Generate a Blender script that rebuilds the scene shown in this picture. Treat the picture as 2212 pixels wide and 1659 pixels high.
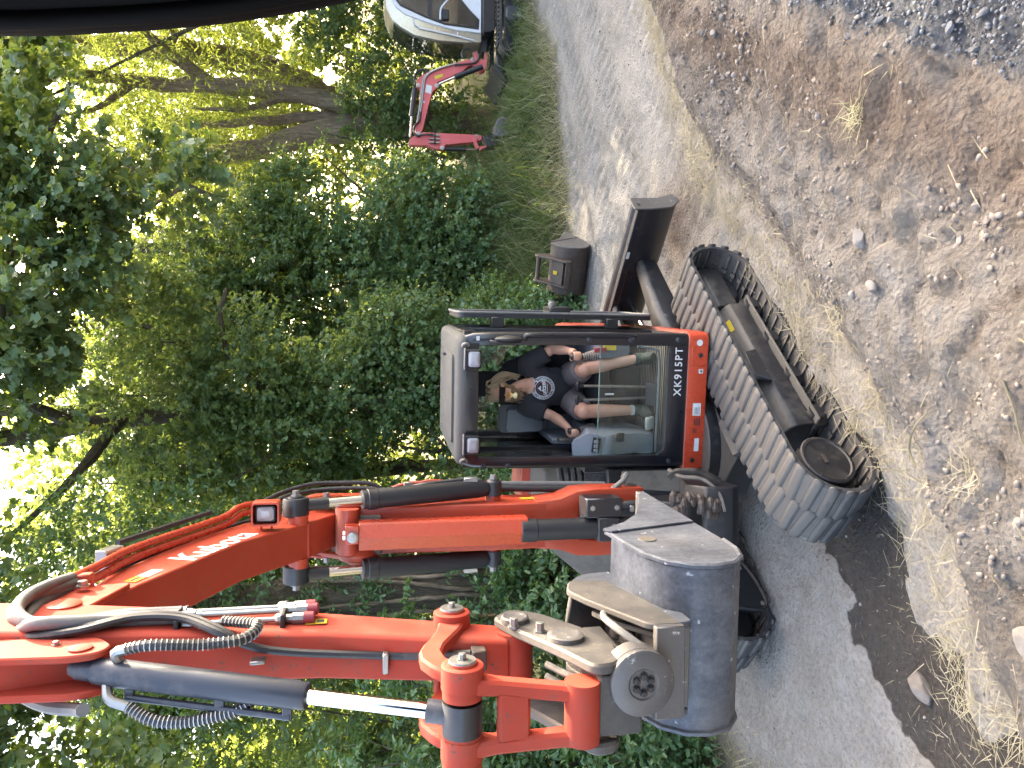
import bpy, bmesh, math, random
import numpy as np
from mathutils import Vector, Matrix
R = math.radians
for o in list(bpy.data.objects):
    bpy.data.objects.remove(o)
SC = bpy.context.scene
COL = SC.collection

# ------------------------------------------------------------------ camera
cam_d = bpy.data.cameras.new('camera')
cam = bpy.data.objects.new('camera', cam_d)
COL.objects.link(cam)
PITCH = R(10.8)
cam.matrix_world = Matrix(((0, 1, 0, 0),
                           (-math.sin(PITCH), 0, -math.cos(PITCH), 0),
                           (-math.cos(PITCH), 0, math.sin(PITCH), 3.1),
                           (0, 0, 0, 1)))          # phone held sideways: picture-left is up
cam_d.sensor_width = 36
cam_d.lens = 36 * 1630 / 2212
cam_d.clip_start = 0.05
cam_d.clip_end = 2000
SC.camera = cam

# ------------------------------------------------------------------ sky and sun
SUN_EL, SUN_AZ = R(38), R(36)          # azimuth clockwise from +Y
W = bpy.data.worlds.new('World')
SC.world = W
W.use_nodes = True
wn = W.node_tree
wn.nodes.clear()
sky = wn.nodes.new('ShaderNodeTexSky')
sky.sky_type = 'NISHITA'
sky.sun_disc = False
sky.sun_elevation = SUN_EL
sky.sun_rotation = SUN_AZ
sky.air_density = 0.55
sky.dust_density = 5.0
sky.ozone_density = 0.0
bg = wn.nodes.new('ShaderNodeBackground')
bg.inputs[1].default_value = 0.15
wo = wn.nodes.new('ShaderNodeOutputWorld')
tint = wn.nodes.new('ShaderNodeMixRGB')            # white-balance gain: warm tint multiplied into the sky colour
tint.blend_type = 'MULTIPLY'
tint.inputs[0].default_value = 1
tint.inputs[2].default_value = (1.10, 1.05, .93, 1)
wn.links.new(sky.outputs[0], tint.inputs[1])
wn.links.new(tint.outputs[0], bg.inputs[0])
wn.links.new(bg.outputs[0], wo.inputs[0])
sd = bpy.data.lights.new('sun', 'SUN')
sd.energy = 2.0
sd.angle = R(0.53)
sd.color = (1.0, 0.86, 0.66)
sun = bpy.data.objects.new('sun', sd)
COL.objects.link(sun)
SDIR = Vector((math.sin(SUN_AZ) * math.cos(SUN_EL), math.cos(SUN_AZ) * math.cos(SUN_EL), math.sin(SUN_EL)))
sun.rotation_euler = SDIR.to_track_quat('Z', 'Y').to_euler()
sun.location = (20, 30, 25)
vs = SC.view_settings
vs.view_transform = 'Standard'
vs.look = 'None'
vs.exposure = 3.75
vs.gamma = 1
vs.use_curve_mapping = False
SC.render.engine = 'CYCLES'
SC.cycles.max_bounces = 8
SC.cycles.transparent_max_bounces = 16
SC.cycles.diffuse_bounces = 6
SC.cycles.glossy_bounces = 3
SC.cycles.transmission_bounces = 6
SC.cycles.caustics_reflective = False
SC.cycles.caustics_refractive = False
RNG = np.random.default_rng(7)
random.seed(5)

# ------------------------------------------------------------------ mesh helpers
ORG = {}


def V3(*a):
    return np.array(a, float)


def unit(v):
    v = np.asarray(v, float)
    return v / max(1e-9, np.linalg.norm(v))


def cat_rom(P, k=6):
    """smooth curve through points"""
    P = [np.asarray(p, float) for p in P]
    Q = [2 * P[0] - P[1]] + P + [2 * P[-1] - P[-2]]
    out = []
    for i in range(1, len(Q) - 2):
        a, b, c, d = Q[i - 1], Q[i], Q[i + 1], Q[i + 2]
        for j in range(k):
            t = j / k
            out.append(.5 * (2 * b + (c - a) * t + (2 * a - 5 * b + 4 * c - d) * t * t + (3 * b - a - 3 * c + d) * t ** 3))
    out.append(Q[-2])
    return out


def rpoly(pts, r, n=4):
    """round the corners of a closed 2D polygon; r number or list"""
    out = []
    m = len(pts)
    for i in range(m):
        p = np.array(pts[i], float)
        a = np.array(pts[i - 1], float) - p
        b = np.array(pts[(i + 1) % m], float) - p
        rr = r[i] if isinstance(r, (list, tuple)) else r
        rr = min(rr, .49 * np.linalg.norm(a), .49 * np.linalg.norm(b))
        if rr < 1e-5:
            out.append(tuple(p))
            continue
        a = unit(a) * rr
        b = unit(b) * rr
        for j in range(n + 1):
            t = j / n
            q = (1 - t) ** 2 * (p + a) + 2 * t * (1 - t) * p + t * t * (p + b)
            out.append(tuple(q))
    return out


class MB:
    def __init__(s, T=None):
        s.v = []
        s.f = []
        s.n = 0
        s.T = T                     # function (n,3)->(n,3)

    def add(s, Vs, Fs):
        Vs = np.asarray(Vs, float).reshape(-1, 3)
        s.v.append(Vs)
        k = s.n
        s.f.extend([tuple(i + k for i in f) for f in Fs])
        s.n += len(Vs)
        return s

    def box(s, c, d, ax=None):
        x, y, z = [q / 2 for q in d]
        P = np.array([(i, j, k) for i in (-x, x) for j in (-y, y) for k in (-z, z)])
        if ax is not None:
            P = P @ np.array(ax, float)          # rows of ax = local axes
        return s.add(P + np.array(c), [(0, 1, 3, 2), (4, 6, 7, 5), (0, 4, 5, 1), (2, 3, 7, 6), (0, 2, 6, 4), (1, 5, 7, 3)])

    def bx(s, x0, x1, y0, y1, z0, z1):
        return s.box(((x0 + x1) / 2, (y0 + y1) / 2, (z0 + z1) / 2), (x1 - x0, y1 - y0, z1 - z0))

    def loft(s, rings, caps=True, closed=False):
        m = len(rings[0])
        Vs = np.concatenate([np.asarray(r, float) for r in rings])
        Fs = []
        K = len(rings)
        for k in range(K if closed else K - 1):
            a = k * m
            b = ((k + 1) % K) * m
            for i in range(m):
                j = (i + 1) % m
                Fs.append((a + i, a + j, b + j, b + i))
        if caps and not closed:
            Fs.append(tuple(range(m))[::-1])
            Fs.append(tuple((K - 1) * m + i for i in range(m)))
        return s.add(Vs, Fs)

    def prism(s, poly, w0, w1, ax='x'):
        """poly of (a,b); extruded along axis ax. x: (w,a,b)  y: (a,w,b)  z: (a,b,w)"""
        def mk(w):
            return [{'x': (w, a, b), 'y': (a, w, b), 'z': (a, b, w)}[ax] for a, b in poly]
        return s.loft([mk(w0), mk(w1)])

    def plate(s, P, t):
        """thick plate from planar polygon of 3D points, thickness t along its normal, centred"""
        P = np.asarray(P, float)
        n = np.zeros(3)
        for i in range(len(P)):
            n += np.cross(P[i], P[(i + 1) % len(P)])
        n = unit(n) * t / 2
        return s.loft([P - n, P + n])

    def tube(s, path, r, n=8, caps=True, sub=0, closed=False):
        P = [np.asarray(p, float) for p in path]
        if sub:
            if isinstance(r, (list, tuple)):
                q = np.linspace(0, len(r) - 1, (len(P) - 1) * sub + 1)
                r = list(np.interp(q, range(len(r)), r))
            P = cat_rom(P, sub)
        m = len(P)
        rr = r if isinstance(r, (list, tuple, np.ndarray)) else [r] * m
        tang = []
        for i in range(m):
            a = P[i - 1] if (i > 0 or closed) else P[i]
            b = P[(i + 1) % m] if (i < m - 1 or closed) else P[i]
            tang.append(unit(b - a))
        u = np.cross(tang[0], (0, 0, 1))
        if np.linalg.norm(u) < .1:
            u = np.cross(tang[0], (1, 0, 0))
        u = unit(u)
        rings = []
        for i in range(m):
            t = tang[i]
            u = unit(u - t * np.dot(u, t))
            v = np.cross(t, u)
            a = np.arange(n) * 2 * math.pi / n
            rings.append(P[i] + rr[i] * (np.cos(a)[:, None] * u + np.sin(a)[:, None] * v))
        return s.loft(rings, caps, closed)

    def cyl(s, p0, p1, r0, r1=None, n=16):
        return s.tube([p0, p1], [r0, r0 if r1 is None else r1], n)

    def lathe(s, p0, d, prof, n=20, caps=True):
        """prof: list of (t along d, radius)"""
        p0 = np.asarray(p0, float)
        d = unit(d)
        u = np.cross(d, (0, 0, 1))
        if np.linalg.norm(u) < .1:
            u = np.cross(d, (1, 0, 0))
        u = unit(u)
        v = np.cross(d, u)
        a = np.arange(n) * 2 * math.pi / n
        C = np.cos(a)[:, None] * u + np.sin(a)[:, None] * v
        return s.loft([p0 + d * t + max(r, 1e-4) * C for t, r in prof], caps)

    def ball(s, c, r, n=10, m=7, ax=None):
        r = np.array(r if hasattr(r, '__len__') else (r, r, r), float)
        rings = []
        for i in range(m + 1):
            th = math.pi * min(max(i / m, .01), .99)
            a = np.arange(n) * 2 * math.pi / n
            q = np.stack([np.cos(a) * math.sin(th), np.sin(a) * math.sin(th), np.full(n, math.cos(th))], 1) * r
            if ax is not None:
                q = q @ np.array(ax, float)
            rings.append(q + np.array(c))
        return s.loft(rings)

    def pts(s):
        P = np.concatenate(s.v) if s.v else np.zeros((0, 3))
        return s.T(P) if s.T else P

    def build(s, name, mat, parent=None, bevel=0, smooth=38, seg=1, recalc=True):
        me = bpy.data.meshes.new(name)
        P = s.pts()
        if parent is not None:
            P = P - ORG[parent.name]
        me.from_pydata(P.tolist(), [], s.f)
        bm = bmesh.new()
        bm.from_mesh(me)
        if recalc:
            bmesh.ops.recalc_face_normals(bm, faces=bm.faces)
        if bevel:
            ed = [e for e in bm.edges if len(e.link_faces) == 2 and e.calc_face_angle(0) > R(30)]
            bmesh.ops.bevel(bm, geom=ed, offset=bevel, segments=seg, profile=.6, affect='EDGES', clamp_overlap=True)
        bm.to_mesh(me)
        bm.free()
        return finish(name, me, mat, parent, smooth)


def finish(name, me, mat, parent=None, smooth=38):
    if smooth:
        me.shade_smooth()
        me.set_sharp_from_angle(angle=R(smooth))
    if mat is not None:
        me.materials.append(MAT[mat] if isinstance(mat, str) else mat)
    o = bpy.data.objects.new(name, me)
    COL.objects.link(o)
    if parent is not None:
        o.parent = parent
        ORG[o.name] = ORG[parent.name]
    else:
        ORG[o.name] = np.zeros(3)
    return o


def tag(o, label=None, cat=None, group=None, kind=None):
    if label:
        o['label'] = label
    if cat:
        o['category'] = cat
    if group:
        o['group'] = group
    if kind:
        o['kind'] = kind
    return o


def root(name, loc, label, cat, group=None):
    o = bpy.data.objects.new(name, None)
    COL.objects.link(o)
    o.empty_display_size = .2
    o.location = loc
    ORG[o.name] = np.array(loc, float)
    return tag(o, label, cat, group)


def raw_mesh(name, P, Fl, mat, parent=None, attrs=None, smooth=0, tri=None):
    """fast mesh from arrays: P (n,3), faces as (m,k) int array"""
    me = bpy.data.meshes.new(name)
    P = np.asarray(P, np.float32)
    if parent is not None:
        P = (P - ORG[parent.name]).astype(np.float32)
    Fl = [np.asarray(F, np.int32) for F in (Fl if isinstance(Fl, list) else [Fl])]
    me.vertices.add(len(P))
    me.vertices.foreach_set('co', P.ravel())
    nl = sum(F.size for F in Fl)
    npoly = sum(len(F) for F in Fl)
    me.loops.add(nl)
    me.loops.foreach_set('vertex_index', np.concatenate([F.ravel() for F in Fl]))
    me.polygons.add(npoly)
    tot = np.concatenate([np.full(len(F), F.shape[1], np.int32) for F in Fl])
    st = np.concatenate([[0], np.cumsum(tot)[:-1]]).astype(np.int32)
    me.polygons.foreach_set('loop_start', st)
    me.update(calc_edges=True)
    for k, a in (attrs or {}).items():
        at = me.attributes.new(k, 'FLOAT', 'POINT')
        at.data.foreach_set('value', np.asarray(a, np.float32))
    if smooth:
        me.shade_smooth()
    me.validate()
    return finish(name, me, mat, parent, 0)


def text(name, s, size, M, mat, parent, bold=0, ext=.0006, align='CENTER', spacing=1.0):
    """flat lettering as mesh; M 4x4 world placement, text runs along local x"""
    cu = bpy.data.curves.new(name, 'FONT')
    cu.body = s
    cu.size = size
    cu.offset = bold
    cu.extrude = ext
    cu.align_x = align
    cu.align_y = 'CENTER'
    cu.space_character = spacing
    cu.resolution_u = 3
    t = bpy.data.objects.new(name + '_tmp', cu)
    COL.objects.link(t)
    dg = bpy.context.evaluated_depsgraph_get()
    me = bpy.data.meshes.new_from_object(t.evaluated_get(dg))
    bpy.data.objects.remove(t)
    me.name = name
    me.transform(M)
    me.transform(Matrix.Translation(-Vector(ORG[parent.name])))
    me.materials.clear()
    return finish(name, me, mat, parent, 0)


def frame_M(o, x, y):
    """4x4 with origin o, x axis x, y axis y"""
    x = unit(x)
    z = unit(np.cross(x, y))
    y = np.cross(z, x)
    return Matrix([[x[i], y[i], z[i], o[i]] for i in range(3)] + [[0, 0, 0, 1]])


# value noise
_tab = np.random.default_rng(3).random((256, 256)).astype(np.float64)


def vnoise(x, y):
    xi = np.floor(x).astype(int)
    yi = np.floor(y).astype(int)
    fx = x - xi
    fy = y - yi
    fx = fx * fx * (3 - 2 * fx)
    fy = fy * fy * (3 - 2 * fy)
    a = _tab[xi & 255, yi & 255]
    b = _tab[(xi + 1) & 255, yi & 255]
    c = _tab[xi & 255, (yi + 1) & 255]
    d = _tab[(xi + 1) & 255, (yi + 1) & 255]
    return (a * (1 - fx) + b * fx) * (1 - fy) + (c * (1 - fx) + d * fx) * fy - .5


def fbm(x, y, o=4, g=.5):
    t = 0
    a = 1
    for i in range(o):
        t = t + a * vnoise(x + 17.3 * i, y - 9.1 * i)
        x = x * 2.03
        y = y * 2.03
        a *= g
    return t


def sstep(a, b, x):
    t = np.clip((x - a) / (b - a), 0, 1)
    return t * t * (3 - 2 * t)


# ------------------------------------------------------------------ materials
MAT = {}


class G:
    def __init__(s, name):
        s.m = bpy.data.materials.new(name)
        s.m.use_nodes = True
        s.nt = s.m.node_tree
        s.nt.nodes.clear()
        MAT[name] = s.m

    def __call__(s, ty, **kw):
        n = s.nt.nodes.new('ShaderNode' + ty)
        for k, v in kw.items():
            if k.startswith('p_'):
                setattr(n, k[2:], v)
                continue
            key = int(k[1:]) if k[0] == 'i' and k[1:].isdigit() else k.replace('_', ' ')
            s.set(n.inputs[key], v)
        return n

    def set(s, sock, v):
        if hasattr(v, 'outputs'):
            v = v.outputs[0]
        if isinstance(v, bpy.types.NodeSocket):
            s.nt.links.new(v, sock)
        else:
            if isinstance(v, tuple) and len(v) == 3 and sock.type == 'RGBA':
                v = v + (1,)
            sock.default_value = v

    def ramp(s, fac, *st):
        n = s.nt.nodes.new('ShaderNodeValToRGB')
        el = n.color_ramp.elements
        while len(el) < len(st):
            el.new(.5)
        for e, (p, c) in zip(el, st):
            e.position = p
            e.color = (c, c, c, 1) if not hasattr(c, '__len__') else tuple(c) + (1,)
        s.set(n.inputs[0], fac)
        return n

    def math(s, op, a, b=0.0, clamp=False):
        n = s.nt.nodes.new('ShaderNodeMath')
        n.operation = op
        n.use_clamp = clamp
        s.set(n.inputs[0], a)
        s.set(n.inputs[1], b)
        return n

    def mix(s, f, a, b, blend='MIX'):
        n = s.nt.nodes.new('ShaderNodeMixRGB')
        n.blend_type = blend
        s.set(n.inputs[0], f)
        s.set(n.inputs[1], a)
        s.set(n.inputs[2], b)
        return n

    def noise(s, scale, detail=4, rough=.55, vec=None, dist=0):
        n = s('TexNoise', Scale=scale, Detail=detail, Roughness=rough, Distortion=dist)
        if vec is not None:
            s.set(n.inputs['Vector'], vec)
        return n

    def out(s, sh, disp=None):
        o = s('OutputMaterial')
        s.set(o.inputs[0], sh)
        return s.m


def pos(g):
    return g('NewGeometry').outputs['Position']


def paint(name, col, rough=.35, dust=.3, dcol=(.33, .275, .21), metal=0.0, spec=.5, wear=0.0, wcol=(.3, .29, .28), bump=.15, up=.5, coat=0.0, var=.15):
    g = G(name)
    geo = g('NewGeometry')
    P = geo.outputs['Position']
    sep = g('SeparateXYZ', Vector=geo.outputs['Normal'])
    n1 = g.noise(2.6, 7, .62, P)
    n2 = g.noise(17, 6, .65, P)
    n3 = g.noise(90, 3, .5, P)
    upf = g.math('MULTIPLY', g.math('MAXIMUM', sep.outputs[2], 0.0), up)
    d = g.math('ADD', g.math('MULTIPLY', n1.outputs[0], .9), g.math('MULTIPLY', n2.outputs[0], .6))
    d = g.math('ADD', d, upf)
    d = g.math('ADD', d, dust - .5)
    fac = g.ramp(d, (.55, 0.0), (1.05, 1.0))
    fac = g.math('MULTIPLY', fac, min(1.0, .35 + dust))
    c2 = g.mix(n1.outputs[0], tuple(q * (1 - var) for q in col), tuple(min(1, q * (1 + var)) for q in col))
    base = g.mix(fac, c2, dcol)
    rg = g.math('ADD', g.math('MULTIPLY', fac, .8 - rough), g.math('ADD', g.math('MULTIPLY', n2.outputs[0], .18), rough - .09))
    met = metal
    if wear:
        wf = g.ramp(g.math('ADD', g.math('MULTIPLY', n2.outputs[0], .7), g.math('MULTIPLY', n3.outputs[0], .4)), (.72 - wear * .25, 0.0), (.76 - wear * .2, 1.0))
        base = g.mix(wf, base, wcol)
        met = g.math('ADD', g.math('MULTIPLY', wf, .5), metal)
    bh = g.math('ADD', g.math('MULTIPLY', n2.outputs[0], 1.0), g.math('MULTIPLY', n3.outputs[0], .4))
    bp = g('Bump', Strength=bump, Distance=.004, Height=bh)
    b = g('BsdfPrincipled', Base_Color=base, Roughness=rg, Metallic=met, Normal=bp)
    b.inputs['Specular IOR Level'].default_value = spec
    b.inputs['Coat Weight'].default_value = coat
    b.inputs['Coat Roughness'].default_value = .12
    return g.out(b)


def flat(name, col, rough=.5, metal=0.0, spec=.5, var=.1, scale=30):
    g = G(name)
    n = g.noise(scale, 4, .6, pos(g))
    c = g.mix(n.outputs[0], tuple(q * (1 - var) for q in col), tuple(min(1, q * (1 + var)) for q in col))
    b = g('BsdfPrincipled', Base_Color=c, Roughness=rough, Metallic=metal)
    b.inputs['Specular IOR Level'].default_value = spec
    return g.out(b)


def glassmat(name, tint, refl=1.0, haze=.03):
    g = G(name)
    fr = g('Fresnel', IOR=1.45)
    n = g.noise(9, 5, .6, pos(g))
    tr = g('BsdfTransparent', Color=tint)
    gl = g('BsdfGlossy', Roughness=.02)
    df = g('BsdfDiffuse', Color=(.5, .48, .42))
    m1 = g('MixShader', Fac=g.math('MULTIPLY', fr, refl), i1=tr, i2=gl)
    m2 = g('MixShader', Fac=g.math('MULTIPLY', g.ramp(n, (.35, 0.0), (.8, 1.0)), haze), i1=m1, i2=df)
    return g.out(m2)


paint('red', (.375, .043, .015), rough=.46, dust=.26, dcol=(.26, .13, .09), coat=.15, bump=.05)
paint('red_worn', (.335, .046, .026), rough=.66, spec=.15, up=.05, dust=.32, dcol=(.19, .085, .06), wear=.26, wcol=(.12, .08, .07), bump=.08)
paint('red_bright', (.40, .046, .018), rough=.28, dust=.12, coat=.2, bump=.03)
paint('navy', (.006, .007, .011), rough=.3, dust=.12, dcol=(.18, .16, .13), coat=.3, bump=.04)
paint('black_steel', (.009, .010, .013), rough=.42, dust=.2, dcol=(.14, .12, .095), wear=.08, bump=.1)
paint('black_dusty', (.006, .006, .008), rough=.5, dust=.26, dcol=(.14, .117, .092), bump=.2)
paint('cyl_black', (.013, .014, .017), rough=.42, dust=.2, dcol=(.12, .11, .1), bump=.05)
paint('cyl_grey', (.022, .026, .038), rough=.45, dust=.14, dcol=(.3, .27, .22), coat=.1, bump=.04)
paint('rubber_track', (.020, .021, .024), rough=.7, dust=.36, dcol=(.125, .112, .095), bump=.5, up=.7)
paint('rubber_dark', (.018, .018, .02), rough=.6, dust=.25, bump=.3)
paint('hose', (.014, .014, .016), rough=.55, dust=.2, bump=.1)
paint('hose_grey', (.115, .115, .112), rough=.6, dust=.35, dcol=(.3, .27, .22), bump=.35)
paint('steel_dirty', (.055, .052, .050), rough=.65, dust=.42, dcol=(.145, .125, .10), metal=.2, wear=.2, wcol=(.2, .19, .18), var=.4, bump=.7)
paint('steel_worn', (.11, .108, .11), rough=.5, dust=.34, dcol=(.2, .175, .14), metal=.6, wear=.3, wcol=(.42, .42, .42), bump=.5)
paint('rust_bucket', (.05, .036, .030), rough=.6, dust=.3, dcol=(.15, .125, .1), metal=.3, wear=.12, wcol=(.2, .17, .15), bump=.3)
paint('cover_beige', (.04, .037, .034), rough=.6, dust=.66, dcol=(.14, .123, .1), bump=.15, up=.3)
paint('roof_grey', (.10, .10, .10), rough=.6, dust=.7, dcol=(.085, .082, .074), bump=.2)
paint('zinc', (.30, .295, .28), rough=.35, dust=.2, metal=.8, bump=.2)
paint('white_paint', (.5, .51, .52), rough=.3, dust=.12, coat=.3, bump=.03)
paint('pale_gold', (.40, .36, .27), rough=.25, dust=.15, metal=.5, coat=.5, bump=.03)
paint('pink_red', (.50, .085, .085), rough=.45, dust=.25, dcol=(.5, .3, .26), bump=.06)
flat('chrome', (.6, .6, .6), .1, 1.0)
flat('plastic_grey', (.12, .13, .145), .5)
flat('plastic_light', (.21, .225, .245), .45)
flat('plastic_dark', (.009, .009, .010), .55)
flat('seat_cloth', (.012, .012, .014), .9)
flat('decal_white', (.5, .5, .48), .5, var=.03)
flat('decal_yellow', (.5, .36, .02), .5, var=.06)
flat('decal_ink', (.02, .02, .02), .6)
flat('decal_grey', (.55, .56, .56), .4)
flat('decal_green', (.12, .2, .17), .5)
flat('cap_red', (.22, .03, .04), .5)
flat('skin', (.44, .24, .16), .5, var=.12, scale=14)
flat('shirt', (.016, .016, .019), .9, var=.2, scale=20)
flat('shorts', (.105, .088, .085), .9, var=.15, scale=25)
flat('shoe', (.035, .045, .035), .8)
flat('sole', (.5, .52, .5), .7)
flat('hair', (.30, .225, .135), .7, var=.35, scale=60)
flat('beard', (.17, .105, .055), .8, var=.35, scale=90)
flat('lens_black', (.002, .002, .002), .3, spec=.15)
flat('apple_flesh', (.78, .66, .36), .5, var=.15, scale=60)
flat('apple_skin', (.55, .25, .06), .35, var=.4, scale=60)
flat('print_grey', (.45, .46, .48), .8)
flat('mesh_black', (.012, .012, .013), .7)
flat('mat_rubber', (.05, .055, .06), .8)
flat('blue_thing', (.25, .42, .6), .5)
glassmat('glass', (.94, .97, .96), 1.0, .04)
glassmat('glass_green', (.915, .965, .95), 1.0, .05)
glassmat('glass_dark', (.50, .55, .55), 1.3, .05)
glassmat('glass_reflect', (.42, .46, .44), 2.2, .10)
g = G('lamp_lens')
wv = g('TexWave', Scale=60, Distortion=0)
bpn = g('Bump', Strength=.4, Distance=.004, Height=wv.outputs[0])
g.out(g('BsdfPrincipled', Base_Color=(.30, .31, .33), Roughness=.22, Metallic=.35, Normal=bpn))

g = G('steel_bucket')
P = pos(g)
mp_ = g('Mapping', Vector=P)
mp_.inputs['Scale'].default_value = (14, 14, 2.2)
st = g.noise(1.0, 6, .7, mp_)
bl_n = g.noise(4.5, 7, .68, P)
fn = g.noise(60, 5, .65, P)
f = g.math('ADD', g.math('MULTIPLY', bl_n, .55), g.math('ADD', g.math('MULTIPLY', st, .3), g.math('MULTIPLY', fn, .25)))
col = g.ramp(f, (.36, (.022, .024, .029)), (.50, (.055, .062, .077)), (.62, (.10, .11, .13)), (.78, (.19, .195, .205)))
dst = g.ramp(g.noise(3.1, 6, .6, P), (.52, 0.0), (.75, .55))
col = g.mix(dst, col, (.11, .098, .082))
spk = g.ramp(g.noise(23, 3, .5, P), (.70, 0.0), (.74, 1.0))
col = g.mix(spk, col, (.33, .34, .35))
bp = g('Bump', Strength=.35, Distance=.006, Height=f)
g.out(g('BsdfPrincipled', Base_Color=col, Roughness=g.ramp(f, (.3, .72), (.8, .48)), Metallic=.15, Normal=bp))
flat('post_black', (.0012, .0012, .0015), .6, spec=.08)
# ------------------------------------------------------------------ ground materials
g = G('soil')
P = pos(g)
aw = g('Attribute', p_attribute_name='wet').outputs['Fac']
ab = g('Attribute', p_attribute_name='bank').outputs['Fac']
ag = g('Attribute', p_attribute_name='turf').outputs['Fac']
av = g('Attribute', p_attribute_name='gravel').outputs['Fac']
ad = g('Attribute', p_attribute_name='dark').outputs['Fac']
n0 = g.noise(.9, 6, .6, P)
n1 = g.noise(5, 8, .68, P)
n2 = g.noise(34, 6, .7, P)
vo = g('TexVoronoi', Scale=55)
g.set(vo.inputs['Vector'], P)
vo2 = g('TexVoronoi', Scale=21)
g.set(vo2.inputs['Vector'], P)
road = g.ramp(n1, (.22, (.23, .207, .172)), (.45, (.325, .30, .258)), (.75, (.40, .375, .33)))
bank = g.ramp(n1, (.22, (.108, .092, .076)), (.40, (.185, .168, .146)), (.58, (.24, .224, .20)), (.8, (.315, .297, .272)))
bank = g.mix(g.ramp(n0, (.48, 0.0), (.68, .45)), bank, (.14, .112, .088))
road = g.mix(g.ramp(n0, (.42, 0.0), (.6, .5)), road, (.44, .41, .37))
road = g.mix(g.math('MULTIPLY', g.ramp(n2, (.40, 1.0), (.52, 0.0)), .16), road, (.15, .13, .105))
c = g.mix(ab, road, bank)
c = g.mix(g.math('MULTIPLY', g.ramp(n2, (.3, 1.0), (.55, 0.0)), .35), c, (.13, .1, .078))
speck = g.ramp(vo.outputs['Distance'], (.0, 1.0), (.22, 0.0))
c = g.mix(g.math('MULTIPLY', speck, g.ramp(vo.outputs['Color'], (.55, 0.0), (.8, .6))), c, (.43, .39, .34))
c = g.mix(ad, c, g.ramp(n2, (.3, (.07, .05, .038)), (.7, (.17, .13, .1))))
tf = g.ramp(n2, (.3, (.05, .05, .022)), (.7, (.17, .155, .075)))
c = g.mix(ag, c, tf)
wetf = g.ramp(g.math('ADD', aw, g.math('MULTIPLY', g.math('SUBTRACT', n2, .5), .5)), (.42, 0.0), (.58, 1.0))
c = g.mix(g.math('MULTIPLY', wetf, .88), c, g.ramp(n2, (.3, (.024, .019, .015)), (.75, (.055, .044, .035))))
c = g.mix(av, c, g.ramp(n2, (.3, (.06, .062, .066)), (.7, (.13, .134, .14))))
hh = g.math('ADD', g.math('MULTIPLY', n2, .8), g.math('MULTIPLY', n1, .8))
vo3 = g('TexVoronoi', Scale=38, p_feature='SMOOTH_F1')
g.set(vo3.inputs['Vector'], g('MixRGB', Fac=.04, Color1=P, Color2=n1.outputs['Color']))
hh = g.math('SUBTRACT', hh, g.math('MULTIPLY', g.math('MULTIPLY', vo3.outputs['Distance'], .55), g.math('ADD', ab, .15)))
hh = g.math('ADD', hh, g.math('MULTIPLY', g.ramp(vo2.outputs['Distance'], (0., 1.0), (.4, 0.0)), .25))
bp = g('Bump', Strength=1.0, Distance=.055, Height=hh)
rg = g.math('SUBTRACT', .95, g.math('MULTIPLY', wetf, .2))
b = g('BsdfPrincipled', Base_Color=c, Roughness=rg, Normal=bp)
b.inputs['Specular IOR Level'].default_value = .2
g.out(b)


def stone_mat(name, c1, c2, rough=.85):
    g = G(name)
    oi = g('ObjectInfo')
    n = g.noise(25, 6, .65, pos(g))
    at = g('Attribute', p_attribute_name='rnd').outputs['Fac']
    f = g.math('ADD', g.math('MULTIPLY', n, .6), g.math('MULTIPLY', g.math('ADD', oi.outputs['Random'], at), .5))
    c = g.ramp(f, (.3, c1), (1.0, c2))
    bp = g('Bump', Strength=.5, Distance=.006, Height=g.noise(70, 5, .6, pos(g)))
    g.out(g('BsdfPrincipled', Base_Color=c, Roughness=rough, Normal=bp))


stone_mat('pebble', (.13, .11, .09), (.32, .285, .25))
stone_mat('clod', (.12, .093, .072), (.26, .22, .18))
stone_mat('gravel_stone', (.06, .062, .066), (.15, .154, .162))

# ------------------------------------------------------------------ ground sheet
BASE = np.array([(-9, .4), (-4, 2.1), (-1.95, 2.95), (-1.2, 3.45), (-.5, 3.72), (.5, 4.75), (1.35, 5.6), (2.24, 6.6), (4.2, 7.8), (9, 10.3), (20, 15)])
GRASS = np.array([(40, 22), (9, 14.6), (7.17, 13.76), (5.69, 12.34), (4.36, 11.88), (2.94, 11.31), (1.19, 10.44), (-.3, 9.5), (-2., 8.3), (-2.95, 7.0), (-3.1, 5.8), (-2.95, 4.6), (-3.3, 3.4), (-6, 1), (-12, -4)])
WET = [(-.75, 4.35, .30), (-1.1, 4.32, .33), (-1.42, 4.06, .30), (-1.75, 3.72, .29), (-2.05, 3.4, .33), (-2.6, 2.85, .35)]


def sdist(poly, X, Y):
    """signed distance to an open polyline: positive on its right side"""
    best = np.full(X.shape, 1e9)
    sg = np.ones(X.shape)
    for i in range(len(poly) - 1):
        a = poly[i]
        e = poly[i + 1] - a
        L = e @ e
        t = np.clip(((X - a[0]) * e[0] + (Y - a[1]) * e[1]) / L, 0, 1)
        dx = X - a[0] - t * e[0]
        dy = Y - a[1] - t * e[1]
        d = np.hypot(dx, dy)
        m = d < best
        best = np.where(m, d, best)
        sg = np.where(m, np.sign((X - a[0]) * e[1] - (Y - a[1]) * e[0]), sg)
    return best * sg


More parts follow.
